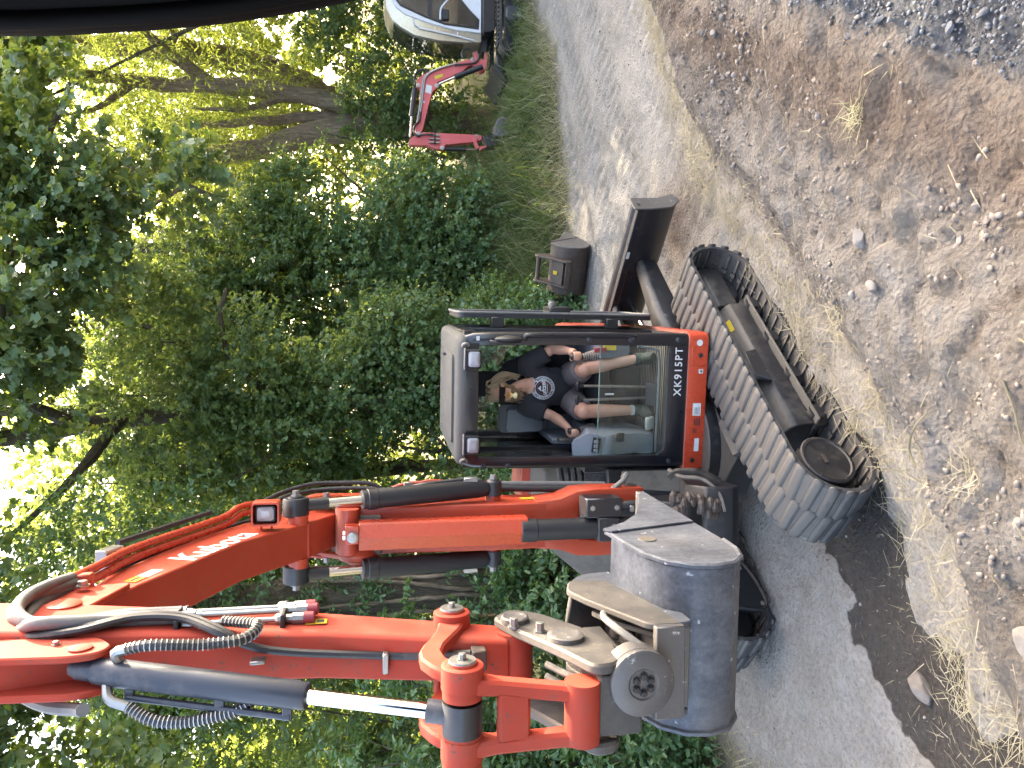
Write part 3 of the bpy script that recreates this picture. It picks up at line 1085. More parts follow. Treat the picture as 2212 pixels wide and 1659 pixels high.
# --- rear willow
wB = tree('willow_tree', (9.0, 22), 'thick leaning willow stem at the upper right, behind the forked willow', 'tree', TG)
m = MB()
limb(m, [(7.2, 22, -.1), (7.6, 22, 3.2), (8.5, 22, 4.9), (8.95, 22, 6.4), (9.15, 22, 8.6), (9.1, 22, 11.5), (9.3, 22, 14)], .42, .22, 12, 6, .03, 5)
m.build('trunk', 'bark_willow', wB)
m = MB()
limb(m, [(9.1, 22, 7.6), (9.8, 21.6, 8.8), (10.4, 21.2, 10.2)], .12, .04, 8, 5, .05, 6)
m.build('limb', 'bark_willow', wB)
crown('crown', [(9.3, 21, 9.2, 2.2, 1.4, 3.4), (10.8, 21.6, 7.6, 2.4, 2, 3.4), (8.4, 23.5, 9.0, 3.6, 1.5, 4.2), (9.6, 22.5, 14, 4, 3, 2.4, .6), (10.5, 20, 5, 1.8, 1.6, 2.2)],
      2600, 15, .14, T_NARROW, 'leaf_willow', wB, 52, (.25, 1.1), .55, .28, .3, .5, .35, 'bark_willow')

# --- oak with trunk behind the cab and overhanging limbs
oak = tree('oak_tree', (-.15, 12.2), 'oak with a dark trunk behind the cab and lobed leaves hanging over the top', 'tree', TG)
m = MB()
limb(m, [(-.15, 12.2, -.1), (-.2, 12.2, 2.5), (-.3, 12.1, 4.5), (-.5, 11.8, 6.5), (-.75, 11.2, 8.2), (-.8, 10.8, 10.2)], .16, .10, 12, 6, .04, 7)
m.build('trunk', 'bark_dark', oak)
for i, (pts, r0) in enumerate([([(-.6, 11.6, 7.0), (-.2, 10.6, 7.4), (.6, 9.8, 7.3), (1.5, 9.3, 7.0)], .10), ([(-.7, 11.2, 8.0), (-.95, 10.4, 8.3), (-1.1, 9.6, 8.9)], .12), ([(-.3, 12.0, 4.4), (.3, 11.4, 5.0), (.9, 11.0, 5.1), (1.3, 10.8, 5.0)], .055), ([(-.55, 11.7, 6.6), (-1.3, 11.0, 7.0), (-1.9, 10.4, 7.5)], .09), ([(.6, 9.8, 7.3), (1.6, 9.6, 6.7), (2.6, 9.4, 6.7), (3.4, 9.3, 6.4)], .05)]):
    m = MB()
    limb(m, pts, r0, .025, 8, 5, .1, 30 + i)
    m.build('limb', 'bark_dark', oak)
crown('crown', [(1.2, 9.3, 6.9, 1.1, .8, .7, 1.3), (2.35, 9.4, 6.5, .9, .7, .6, 1.3), (3.0, 9.6, 7.0, .8, .7, .6), (.2, 9.2, 7.0, .7, .6, .4), (1.7, 9.2, 5.95, .7, .5, .4, .8), (1.6, 10.0, 8.3, 3, 2, 1.0, .8), (-1.2, 9.6, 9.2, 1.6, 1.4, .8, .7), (.5, 11, 10.2, 3.0, 2.4, 1.4, .6), (-.3, 10.2, 6.9, .5, .4, .3), (2.5, 10, 5.4, .5, .5, .35)],
      2100, 15, .102, T_LOBED, 'leaf_oak', oak, 53, (.2, 1.05), .36, .1, .6, .35, .3, 'bark_dark')
# --- left oak branch, near, from a tree beyond the left edge
oakl = tree('oak_tree', (-5.6, 6.8), 'oak at the upper left corner whose lobed leaves show above the red arm', 'tree', TG)
m = MB()
limb(m, [(-5.6, 6.8, -.1), (-5.6, 6.8, 3), (-5.3, 6.9, 5.5), (-5, 7, 8.5)], .26, .14, 12, 6, .04, 8)
m.build('trunk', 'bark_dark', oakl)
m = MB()
limb(m, [(-5.4, 6.85, 4.9), (-4.4, 6.9, 5.8), (-3.3, 7.1, 6.2), (-2.3, 7.3, 6.4)], .09, .02, 8, 5, .08, 9)
limb(m, [(-5.5, 6.8, 3.6), (-4.3, 6.9, 4.5), (-3.4, 7.0, 5.0)], .07, .02, 8, 5, .08, 10)
m.build('limb', 'bark_dark', oakl)
crown('crown', [(-2.35, 7.2, 6.15, .6, .5, .5, 1.2), (-3.3, 7.0, 6.0, .6, .5, .6), (-1.7, 7.6, 6.7, .5, .5, .35), (-3.5, 7.0, 5.2, .5, .5, .5), (-3.9, 6.8, 6.9, 1.8, 1.4, .8, .8), (-4.6, 7, 5.4, .8, .7, .9), (-3.0, 7.6, 7.9, 2.2, 1.6, .8, .6)],
      950, 14, .095, T_LOBED, 'leaf_oak', oakl, 54, (.2, 1.05), .34, .12, .6, .35, .3, 'bark_dark')

# --- big field maple bush to the right of the cab
mp = tree('maple_tree', (2.6, 15.7), 'bushy field maple with dense dark green leaves right of the cab', 'tree', TG)
bl0 = [(2.4, 13.6, 1.6, 1.3, 1.0, 1.4, 1.3), (2.9, 13.6, 3.3, 1.35, 1.0, 1.3, 1.4), (1.6, 13.3, 3.9, 1.2, 1.0, 1.3, 1.3), (2.2, 13.9, 5.2, 1.2, 1.0, 1.0, 1.2), (3.2, 14.0, 2.2, .8, .8, 1.0), (1.2, 13.2, 2.0, 1.1, .9, 1.5), (3.2, 14.2, 4.6, .8, .8, .7), (1.0, 13.6, 5.6, .9, .9, .8)]
bl = [(b[0] * 1.09, b[1] * 1.09, 3.1 + (b[2] - 3.1) * 1.09, b[3] * 1.07, b[4], b[5] * 1.07) + tuple(b[6:]) for b in bl0]
m = MB()
limb(m, [(2.6, 15.7, -.1), (2.6, 15.6, 1.5), (2.4, 15.4, 3.2), (2.2, 15.2, 5.0)], .16, .05, 10, 6, .05, 11)
limbs_to(m, (2.55, 15.6, 1.4), bl, .05, 60)
m.build('trunk', 'bark_dark', mp)
crown('crown', bl, 6600, 15, .082, T_KITE, 'leaf_maple', mp, 55, (.6, 1.08), .27, .1, .55, .3, .12, 'bark_dark')

# --- trees filling the middle
def filler(name, loc, lab, bl, nspr, per, size, tm, mat, seed, trunk_r=.14, top=None, shell=(.45, 1.08), rough=.35):
    t = tree(name, loc, lab, 'bush' if name.endswith('bush') else 'tree', TG)
    m = MB()
    x, y = loc
    cz = max(b[2] for b in bl)
    limb(m, [(x, y, -.1), (x + .08, y, cz * .4), (x - .1, y - .1, cz * .75), (x, y - .2, cz)], trunk_r, trunk_r * .25, 10, 6, .06, seed)
    limbs_to(m, (x, y, cz * .3), bl, trunk_r * .35, seed + 5)
    m.build('trunk', 'bark_dark', t)
    crown('crown', bl, nspr, per, size, tm, mat, t, seed, shell, .32, .12, .5, rough, .15, 'bark_dark')
    return t


filler('maple_tree', (.9, 16.4), 'tall slender tree rising above the maple, catching yellow light at its edge',
       [(.6, 15.6, 5.4, 1.4, 1.0, 1.5), (1.5, 16, 7.0, 1.3, 1.0, 1.3), (.1, 15.6, 7.6, 1.2, 1.0, 1.1), (1.2, 15.8, 3.0, 1.6, 1.0, 1.8), (2.6, 16.6, 6.2, 1.0, .8, 1.2, .6)], 3300, 14, .085, T_KITE, 'leaf_mid', 61)
filler('hornbeam_tree', (-1.6, 14.2), 'leafy tree directly behind the cab roof between the oak trunk and the boom',
       [(-1.0, 13.2, 4.6, 1.3, 1.0, 1.4), (-1.9, 13.4, 6.2, 1.3, 1.0, 1.2), (-.9, 13.6, 6.6, 1.0, .9, 1.0), (-1.6, 13.0, 2.8, 1.5, 1.0, 1.6), (-2.4, 13.4, 4.2, 1.1, .9, 1.4)], 4200, 14, .083, T_KITE, 'leaf_mid', 62)
filler('hornbeam_tree', (-4.2, 13.0), 'dark green tree behind the raised boom at the left',
       [(-3.6, 12.2, 5.6, 1.5, 1.1, 1.5), (-4.8, 12.0, 4.2, 1.5, 1.1, 1.6), (-3.2, 12.4, 7.2, 1.2, 1.0, 1.1), (-4.8, 12.2, 6.8, 1.4, 1.1, 1.3), (-3.4, 12.0, 3.4, 1.4, 1.0, 1.4), (-6, 11.5, 5.5, 1.4, 1.2, 2.0)], 4800, 14, .085, T_KITE, 'leaf_mid', 63)
filler('maple_tree', (.3, 12.9), 'slim leafy tree hiding most of the oak trunk above the cab', [(-.2, 11.5, 3.6, .8, .5, .9), (.2, 11.4, 5.0, .8, .5, .8), (-.5, 11.3, 5.9, .8, .5, .7), (.6, 11.6, 2.6, .8, .5, .8), (.9, 11.5, 6.2, .7, .5, .6), (-1.1, 11.2, 4.6, .7, .5, .7)], 2600, 14, .078, T_KITE, 'leaf_mid', 68, .06)
filler('hazel_bush', (-1.0, 12.4), 'low shaded bush behind the excavator cab', [(-1.0, 11.6, 1.0, 1.5, .8, 1.1), (.4, 11.4, 1.0, 1.0, .7, 1.0), (-2.2, 11.2, 1.3, 1.0, .8, 1.3), (.2, 12, 2.6, .9, .7, 1.0)], 2600, 14, .08, T_KITE, 'leaf_maple', 64, .06)
filler('hazel_bush', (2.0, 15.5), 'low bush of lobed leaves above the brown bucket', [(2.3, 15.2, 1.5, .9, .6, .8), (3.2, 15.6, 1.4, .8, .6, .75), (.9, 12.6, .9, .7, .6, .9)], 1300, 14, .082, T_KITE, 'leaf_maple', 65, .05)
filler('willow_bush', (5.8, 18.1), 'dark bush between the small excavator and the willow stems', [(5.8, 17.9, 1.5, 1.4, .6, 1.3), (7.4, 17.9, 1.9, 1.5, .6, 1.5), (4.6, 17.6, 1.3, 1.0, .6, 1.1), (9.0, 17.8, 2.4, 1.3, .7, 1.8), (6.4, 18.0, 2.9, 1.3, .6, .8), (8.6, 18.0, 4.2, 1.0, .7, .9)], 2600, 14, .09, T_KITE, 'leaf_mid', 66, .06)

# --- ivy clad trunk behind the boom
iv = tree('ivy_tree', (-2.6, 9.6), 'thick old trunk wrapped in bare ivy stems behind the red boom', 'tree', TG)
m = MB()
limb(m, [(-2.6, 9.6, -.1), (-2.58, 9.6, 1.5), (-2.62, 9.6, 3.2), (-2.7, 9.7, 5), (-2.8, 9.9, 7.5)], .33, .2, 16, 6, .03, 12)
m.build('trunk', 'bark_dark', iv)
for i in range(7):
    rr = np.random.default_rng(90 + i)
    a0 = -1.57 + rr.normal() * .7
    pts = []
    for k in range(8):
        z_ = .3 + k * .55
        a0 += rr.normal() * .22
        pts.append((-2.6 + math.cos(a0) * .33, 9.6 + math.sin(a0) * .33, z_))
    m = MB()
    limb(m, pts, .035, .015, 7, 5, .1, 95 + i)
    m.build('ivy_stem', 'bark_willow', iv)
crown('crown', [(-2.6, 9.8, 6.4, 1.3, 1.0, 1.2), (-1.9, 9.8, 5.6, .8, .7, .7), (-3.4, 9.8, 5.2, .9, .8, .9), (-2.4, 9.3, 4.3, .5, .35, .5, .7), (-3.1, 9.3, 3.6, .5, .35, .8), (-2.6, 9.0, 5.3, .8, .5, .9), (-2.3, 9.1, 3.5, .35, .3, .5)], 1100, 13, .075, T_SIMPLE, 'leaf_hazel', iv, 67, (.4, 1.08), .3, .1, .5, .3, .2, 'bark_dark')

# --- near bushes at the left
def bush(loc, lab, bl, nspr, size, seed, tm=T_SIMPLE, mat='leaf_hazel', per=13):
    t = tree('hazel_bush', loc, lab, 'bush', TG)
    m = MB()
    rr = np.random.default_rng(seed)
    for b in bl:
        e = np.array(b[:3])
        limb(m, [(loc[0] + rr.normal() * .15, loc[1] + rr.normal() * .15, 0), (loc[0] * .5 + e[0] * .5, loc[1] * .5 + e[1] * .5, e[2] * .6), e + np.array([0, 0, b[5] * .6])], .025, .008, 6, 5, .2, seed)
    m.build('stems', 'bark_dark', t)
    crown('crown', bl, nspr, per, size, tm, mat, t, seed, (.45, 1.08), .26, .12, .55, .3, .15, 'bark_dark')
    return t


bush((-3.6, 7.8), 'glossy green bush behind the arm and the steel bucket', [(-3.1, 7.7, 1.7, .75, .6, .8), (-3.7, 7.5, 1.2, .8, .6, .9), (-2.6, 8.0, 1.2, .7, .6, .9), (-4.3, 7.3, 1.8, .8, .7, 1.0), (-2.9, 7.9, 2.5, .6, .5, .5), (-2.2, 8.5, .9, .7, .5, .8), (-3.8, 7.6, 2.6, .8, .7, .8)], 1800, .082, 71)
bush((-4.0, 6.2), 'leafy bush at the lower left edge beneath the arm', [(-3.75, 6.3, .8, .6, .5, .7), (-4.2, 6.1, 1.5, .7, .6, .9), (-3.4, 6.7, .55, .5, .4, .5), (-4.4, 5.6, .8, .6, .5, .7)], 850, .078, 72)
bush((-1.9, 9.2), 'bright leafed bush showing between the boom and the arm', [(-1.75, 9.0, 1.4, .6, .5, .9), (-1.3, 9.3, .9, .6, .5, .7), (-2.2, 8.9, .8, .6, .5, .7)], 620, .08, 73)
bush((-4.8, 9.4), 'tall dark bush at the left edge behind the arm cylinder', [(-4.4, 9.2, 2.4, 1.0, .8, 1.0), (-4.9, 9.0, 3.6, 1.0, .8, 1.0), (-5.3, 8.8, 2.4, 1.0, .8, 1.3), (-3.9, 9.4, 3.4, .8, .7, .8), (-4.5, 9.2, 1.2, 1.0, .8, 1.0)], 1500, .09, 74, T_SIMPLE, 'leaf_mid')
bush((1.25, 10.9), 'small sapling with bright green leaves beside the open cab door', [(1.05, 10.6, .55, .16, .14, .42), (1.25, 10.7, .4, .18, .14, .35)], 42, .085, 75, T_SIMPLE, 'leaf_hazel', 9)

# --- added trees outside the view that block the sun, and the wood behind
for i, (x, y, b) in enumerate([(12.5, 15.5, [(11.5, 15.2, 8.5, 2.4, 2.2, 3.0), (12.5, 15, 5.0, 2.2, 2.0, 2.6), (10.6, 15.6, 11.6, 2.4, 2.4, 2.2)]),
                               (9.5, 17.2, [(9.5, 17.2, 13.2, 3.4, 2.6, 2.2), (8.0, 16.2, 11.8, 2.4, 2.0, 1.4), (6.8, 17, 10.8, 1.6, 1.2, 1.2)]),
                               (3.0, 17.6, [(4.4, 15.6, 12.0, 2.8, 2.2, 1.6), (6.2, 15.6, 11.6, 2.4, 2.0, 1.5)]),
                               (16, 20, [(15, 19, 8, 3.2, 3, 4), (17, 20, 6, 3, 3, 5), (14, 19, 12, 3.4, 3, 2.6)]),
                               (12, 20.5, [(11.4, 19.6, 7.6, 1.9, 1.6, 2.6), (13.2, 20.2, 9.5, 2.2, 2, 2.6), (12.4, 19, 4.6, 1.6, 1.4, 2.2)]),
                               (-.4, 15.6, [(.4, 14.8, 12.4, 3.2, 2.4, 1.8), (2.4, 14.6, 11.8, 2.6, 2.2, 1.5)])]):
    filler('ash_tree', (x, y), ['ash tree at the right beyond the picture edge', 'tall ash whose crown stands above the willows', 'ash crown high above the maple', 'distant ash at the far right', 'ash beyond the right picture edge beside the willows', 'ash crown high above the oak'][i], b, 2200, 12, .29, T_QUAD, 'leaf_mid', 80 + i, .2, None, (.1, 1.05), .25)
fw = crown('far_wood', [(-9, 24, 5.5, 5, 2, 6.0), (-2.5, 26, 6.0, 4.5, 2, 6.4), (4, 27, 6.2, 4, 2, 6.4), (11, 28, 6.5, 5, 2, 7), (-15, 22, 7, 5, 4, 8), (20, 28, 7, 6, 4, 7), (-5.5, 25, 10.0, 3.5, 2, 3, .7), (.8, 25, 10.5, 3.5, 1.6, 3, .7), (-4, 31, 11, 8, 2, 6, .9), (8, 31, 11, 7, 2, 6, .9), (-7.5, 15, 3, 2, 1.6, 3)], 17500, 11, .27, T_QUAD, 'leaf_far', None, 91, (.2, 1.1), .5, .1, .4, .4, .3)
tag(fw, 'mass of woodland foliage far behind the tree row', 'wood', kind='stuff')
# ------------------------------------------------------------------ main excavator
EX = root('crawler_excavator', (-.55, 5.62, 0), 'large red crawler excavator with open cab, raised two-piece boom and grey bucket', 'excavator')
_a = R(1.5)
BO = V3(-.92, 4.95, 0)
BF = V3(-math.sin(_a), -math.cos(_a), 0)
BR = V3(math.cos(_a), -math.sin(_a), 0)
CO = V3(-.125, 5.37, 0)
_c = R(7)
CX = V3(math.cos(_c), -math.sin(_c), 0)
CB = V3(math.sin(_c), math.cos(_c), 0)
UO = V3(-.50, 4.15, 0)
UA = V3(.688, .7257, 0)
UN = V3(.7257, -.688, 0)
ZU = V3(0, 0, 1)


def mkT(o, a, b):
    return lambda P: o + P[:, :1] * a + P[:, 1:2] * b + P[:, 2:3] * ZU


BT = mkT(BO, BR, BF)       # (w, s, z)
CT = mkT(CO, CX, CB)       # (x, depth, z)
UZ = .885


def UT(P):       # (a, b, z)
    return UO + P[:, :1] * UA + P[:, 1:2] * UN + P[:, 2:3] * UZ * ZU




def B():
    return MB(BT)


def C():
    return MB(CT)


def U():
    return MB(UT)


def bw(w, s, z):
    return BT(np.array([[w, s, z]], float))[0]


def cw(x, y, z):
    return CT(np.array([[x, y, z]], float))[0]


def bolt(parent, T, p, d, r=.014, h=.012, mat='zinc', name='bolt'):
    m = MB(T)
    m.lathe(p, d, [(-.004, r * 1.5), (.003, r * 1.5), (.0031, r), (h, r), (h + .001, r * .8)], 6 if r < .03 else 14)
    return m.build(name, mat, parent, smooth=20)


# ---- undercarriage ------------------------------------------------
RO, RI, ZC, A0, A1 = .315, .275, .315, .10, 2.10


def loop_pt(q, r):
    """point and outward normal along the track loop, q in metres of the mid line"""
    rm = .30
    s1 = A1 - A0
    L = 2 * s1 + 2 * math.pi * rm
    q = q % L
    if q < s1:
        return A0 + q, ZC + r, 0, 1
    q -= s1
    if q < math.pi * rm:
        t = q / rm
        return A1 + r * math.sin(t), ZC + r * math.cos(t), math.sin(t), math.cos(t)
    q -= math.pi * rm
    if q < s1:
        return A1 - q, ZC - r, 0, -1
    q -= s1
    t = q / rm
    return A0 - r * math.sin(t), ZC - r * math.cos(t), -math.sin(t), -math.cos(t)


LOOP = 2 * (A1 - A0) + 2 * math.pi * .30


def ribbed(m, path, r, pitch, amp):
    pass


lug_me = {}


def lug_mesh(side):
    m = MB()
    h = .015
    # local: x across (0..1 toward outer edge), y along track, z out
    s_ = side
    b0 = [(.0, -.040), (.27, -.028), (.27, .046), (.0, .036)]
    t0 = [(.02, -.016), (.25, -.006), (.245, .022), (.02, .012)]
    rings = [[(s_ * x, y, -.012) for x, y in b0], [(s_ * x, y, h * .55) for x, y in [(.004, -.036), (.268, -.024), (.268, .042), (.004, .032)]], [(s_ * x, y, h) for x, y in t0]]
    m.loft(rings)
    me = bpy.data.meshes.new('tread_lug')
    me.from_pydata(m.pts().tolist(), [], m.f)
    bm = bmesh.new()
    bm.from_mesh(me)
    bmesh.ops.recalc_face_normals(bm, faces=bm.faces)
    bmesh.ops.bevel(bm, geom=[e for e in bm.edges if e.calc_face_angle(0) > R(20)], offset=.006, segments=2, affect='EDGES', clamp_overlap=True)
    bm.to_mesh(me)
    bm.free()
    me.shade_smooth()
    me.materials.append(MAT['rubber_track'])
    return me


LUG = {1: lug_mesh(1), -1: lug_mesh(-1)}


def make_track(bo, bi, lab):
    """bo: b of machine-outer edge, bi: inner edge"""
    N = 120
    m = U()
    rings = []
    lo, hi = min(bo, bi), max(bo, bi)
    for i in range(N):
        q = i * LOOP / N
        o_ = loop_pt(q, RO)
        n_ = loop_pt(q, RI)
        e_ = loop_pt(q, RO - .012)
        rings.append([(e_[0], lo, e_[1]), (o_[0], lo + .012, o_[1]), (o_[0], hi - .012, o_[1]), (e_[0], hi, e_[1]), (n_[0], hi, n_[1]), (n_[0], lo, n_[1])])
    m.loft(rings, closed=True)
    tr = m.build('rubber_track', 'rubber_track', EX, smooth=30)
    tag(tr, lab)
    mid = (lo + hi) / 2
    k = 54
    for i in range(k * 2):
        side = 1 if i % 2 else -1
        q = (i + .5) * LOOP / (2 * k)
        a_, z_, na, nz = loop_pt(q, RO)
        # tangent
        ta, tz = nz, -na
        b_ = mid - side * .012
        o = bpy.data.objects.new('tread_lug', LUG[side])
        COL.objects.link(o)
        o.parent = tr
        X_ = UN
        Y_ = UA * ta + ZU * tz
        Z_ = UA * na + ZU * nz
        p = UO + UA * a_ + UN * b_ + ZU * z_ * UZ - ORG[EX.name]
        M = Matrix([[X_[j], Y_[j], Z_[j], p[j]] for j in range(3)] + [[0, 0, 0, 1]])
        o.matrix_local = M @ Matrix.Rotation(random.uniform(-.06, .06), 4, 'Z') @ Matrix.Diagonal((1, random.uniform(.9, 1.08), random.uniform(.7, 1.15), 1))
    m = U()
    for i in range(k):
        a_, z_, na, nz = loop_pt((i + .5) * LOOP / k, RI - .012)
        for b_ in (mid - .07, mid + .07):
            ax = [(nz, 0, -na), (0, 1, 0), (na, 0, nz)]
            m.box((a_, b_, z_), (.045, .035, .04), ax)
        m.box((a_, mid, z_ + 0), (.02, (hi - lo) * .9, .012), [(nz, 0, -na), (0, 1, 0), (na, 0, nz)])
    tag(m.build('guide_lugs', 'rubber_dark', tr, smooth=0), kind='stuff')
    return tr


trR = make_track(0, -.48, 'right hand rubber track with dusty staggered lugs')
trL = make_track(-2.25, -1.77, 'far rubber track showing below the bucket')


def track_frame(bo, sgn):
    """sgn +1: outer side towards +b"""
    def bb(x):
        return bo - sgn * x
    m = U()
    prof = [(.40, .45), (.27, .47), (.15, .38), (.12, .34), (.11, .20), (.40, .16)]
    m.loft([[(a, bb(x), z) for x, z in prof] for a in (.46, 1.78)])
    f = m.build('track_frame', 'black_dusty', EX, .008)
    m = U()
    m.loft([[(a, bb(x), z) for x, z in [(.36, .45), (.17, .45), (.14, .42), (.14, .24), (.36, .24)]] for a in (1.78, 2.28)])
    m.build('idler_yoke', 'black_dusty', f, .008)
    m = U()
    m.bx(.46, 1.82, *sorted((bb(.065), bb(.14))), .17, .19)
    m.build('lower_flange', 'cover_beige', f, .003)
    m = U()
    P = [(1.74, .47), (1.70, .56), (1.74, .585), (1.82, .585), (1.86, .56), (1.86, .47)]
    m.loft([[(a, bb(x), z) for a, z in P] for x in (.20, .225)])
    m.build('lifting_bracket', 'black_dusty', f, .004)
    m = U()
    m.bx(2.10, 2.13, *sorted((bb(.22), bb(.27))), .449, .453)
    m.build('slot', 'mesh_black', f)
    m = U()
    P = [(.86, .36), (1.20, .36), (1.16, .48), (.92, .50)]
    m.loft([[(a, bb(x), z) for a, z in P] for x in (.085, .125)])
    m.loft([[(a, bb(x), z) for a, z in [(.88, .47), (1.18, .46), (1.17, .485), (.90, .505)]] for x in (.09, .22)])
    m.build('step_bracket', 'black_steel', f, .008)
    m = U()
    m.loft([[(a, bb(x), z) for a, z in [(.92, .495), (.99, .49), (1.0, .51), (.94, .515)]] for x in (.10, .16)])
    m.build('scraped_edge', 'zinc', f, .004)
    m = U()
    m.plate([(1.50, bb(.19), .413), (1.62, bb(.19), .413), (1.62, bb(.16), .391), (1.50, bb(.16), .391)], .006)
    m.build('warning_label', 'decal_yellow', f, smooth=0)
    # sprocket and idler
    m = U()
    n = 32
    ring = []
    for i in range(n):
        t = i * 2 * math.pi / n
        r_ = .235 if i % 2 else .205
        ring.append((A0 + r_ * math.cos(t), ZC + r_ * math.sin(t)))
    m.prism([(a, z) for a, z in ring], bb(.20), bb(.27), 'y')
    sp = m.build('sprocket', 'black_dusty', EX, .005)
    m = U()
    m.lathe((A0, bb(.30), ZC), (0, sgn, 0), [(0, .185), (.22, .185), (.225, .178), (.23, .19), (.245, .19), (.252, .182), (.253, .165), (.246, .155), (.25, .03), (.251, .001)], 36)
    m.build('hub_cover', 'black_dusty', sp)
    m = U()
    m.box((A0 + .0, bb(.042), ZC + .03), (.07, .006, .022))
    m.build('maker_plate', 'rust_bucket', sp)
    for i in range(6):
        t = i * math.pi / 3 + .3
        bolt(sp, UT, (A0 + .172 * math.cos(t), bb(.055), ZC + .172 * math.sin(t)), (0, sgn, 0), .010, .01, 'black_dusty')
    m = U()
    m.lathe((A1, bb(.38), ZC), (0, sgn, 0), [(0, .2), (.05, .2), (.06, .245), (.12, .245), (.13, .2), (.18, .2), (.181, .06), (.22, .06)], 28)
    m.build('idler_wheel', 'black_steel', EX)
    for a in (.55, .95, 1.35, 1.75):
        m = U()
        m.lathe((a, bb(.38), .15), (0, sgn, 0), [(0, .07), (.06, .07), (.065, .10), (.1, .10), (.105, .07), (.22, .07), (.225, .10), (.26, .10), (.265, .06), (.30, .06)], 16)
        m.build('track_roller', 'black_steel', EX)


track_frame(0, 1)
track_frame(-2.25, -1)
# motor guard on the inner side of the far track
m = U()
G1 = rpoly([(-.02, .06), (.06, .50), (.42, .44), (.50, .20), (.30, .10)], [.16, .16, .1, .1, .1], 6)
m.prism(G1, -1.755, -1.70, 'y')
mg = m.build('motor_guard', 'navy', EX, .006)
m = U()
m.tube([(a, -1.70, z) for a, z in G1], .016, 6, closed=True, caps=False)
m.build('guard_rim', 'black_dusty', mg)
for a, z in ((.06, .12), (.10, .44), (.38, .2)):
    bolt(mg, UT, (a, -1.70, z), (0, 1, 0), .014, .012)
# centre frame
m = U()
m.loft([[(a, b, z) for a, b in ((.62, -1.55), (1.7, -1.55), (1.7, -.62), (.62, -.62))] for z in (.30, .56)])
m.lathe((1.15, -1.08, .5), (0, 0, 1), [(0, .46), (.17, .46)], 28)
cf = m.build('centre_frame', 'black_dusty', EX, .01)
for (a0, a1), b0, b1 in (((.62, .95), -.62, -.3), ((1.4, 1.7), -.62, -.3), ((.62, .95), -1.55, -1.9), ((1.4, 1.7), -1.55, -1.9)):
    m = U()
    m.loft([[(a0, b0, .60), (a1, b0, .60), (a1, b0, .30), (a0, b0, .30)], [(a0 - .1, b1, .48), (a1 + .05, b1, .48), (a1 + .05, b1, .22), (a0 - .1, b1, .22)]])
    m.build('frame_leg', 'steel_worn', cf, .01)
# blade
bl_ = [(3.02, .86), (3.05, .90), (3.09, .90), (3.045, .78), (3.035, .66), (3.06, .54), (3.12, .44), (3.16, .40), (3.13, .40), (3.06, .46), (3.005, .60), (3.0, .72)]
m = U()
m.loft([[(a, b, z) for a, z in bl_] for b in (-2.22, -.0)])
bd = m.build('dozer_blade', 'black_steel', EX, .004)
tag(bd, 'raised black dozer blade seen from behind')
for b in (-2.235, 0.0):
    m = U()
    m.prism(rpoly([(2.93, .92), (3.12, .92), (3.14, .62), (3.24, .42), (3.12, .38), (3.0, .5), (2.95, .74)], .03, 3), b, b + .016, 'y')
    m.build('end_plate', 'steel_worn', bd, .002)
m = U()
m.prism(rpoly([(2.985, .84), (3.03, .84), (3.03, .872), (2.985, .872)], .014, 3), .0161, .0185, 'y')
m.build('end_plate_hole', 'mesh_black', bd)
m = U()
m.bx(2.96, 3.03, -2.2, -.02, .80, .87)
m.build('stiffener', 'black_steel', bd, .006)
m = U()
m.plate([(2.957, -.52, .83), (2.957, -.45, .83), (2.957, -.45, .86), (2.957, -.52, .86)], .002)
m.build('white_label', 'decal_white', bd, smooth=0)
for s_, e_ in (((3.02, -.62, .60), (1.75, -.85, .42)), ((3.02, -1.62, .60), (1.75, -1.35, .42))):
    m = U()
    p0, p1 = np.array(s_), np.array(e_)
    mid = p0 * .45 + p1 * .55 + V3(0, 0, .05)
    rings = []
    for p, h, w in ((p0, .10, .07), (mid, .13, .11), (p1, .16, .13)):
        rings.append([p + V3(0, -w, -h), p + V3(0, w, -h), p + V3(0, w, h * .6), p + V3(0, w * .6, h), p + V3(0, -w * .6, h), p + V3(0, -w, h * .6)])
    m.loft(rings)
    m.build('blade_arm', 'black_steel', EX, .012)
m = U()
m.tube([(3.0, -1.1, .80), (2.75, -1.1, .86), (2.4, -1.1, .84), (2.05, -1.1, .68), (1.85, -1.1, .52)], [.035, .06, .065, .06, .05], 10, sub=5)
m.build('blade_cylinder_cover', 'black_steel', EX)
m = U()
m.cyl((3.0, -1.1, .62), (2.2, -1.1, .52), .028, n=12)
m.build('blade_cylinder_rod', 'chrome', EX)
m = U()
m.cyl((2.45, -1.1, .55), (1.75, -1.1, .46), .05, n=14)
m.build('blade_cylinder', 'cyl_black', EX)

# ---- swing bracket, front frame --------------------------------------
m = C()
m.loft([[(x, y, z) for x, y in ((-1.35, .16), (.28, .12), (.40, 1.5), (-1.45, 1.6))] for z in (.50, .585)])
m.build('turntable_deck', 'black_dusty', EX, .01)
m = B()
m.prism(rpoly([(-.30, .58), (.12, .58), (.16, .64), (.14, .84), (-.02, .92), (-.30, .84)], .015, 2), -.20, .22)
m.build('swing_post', 'black_dusty', EX, .01)
m = B()
m.prism(rpoly([(-.06, .86), (.16, .86), (.22, 1.0), (.10, 1.22), (.06, 1.42), (-.08, 1.42), (-.12, 1.0)], .04, 4), -.10, .13)
m.build('swing_bracket', 'black_dusty', EX, .01)
m = C()
m.loft([[(x, y, z) for x, z in rpoly([(-.56, .60), (-1.0, .60), (-.98, 1.22), (-.56, 1.28)], .02, 2)] for y in (.16, .22)])
m.build('front_panel', 'black_dusty', EX, .006)
m = C()
m.plate([(-.535, -.02, .55), (-.70, -.10, .55), (-.66, -.06, 1.15), (-.60, .0, 1.22), (-.535, .0, 1.22)], .02)
m.build('side_fin', 'cover_beige', EX, .005)
m = B()
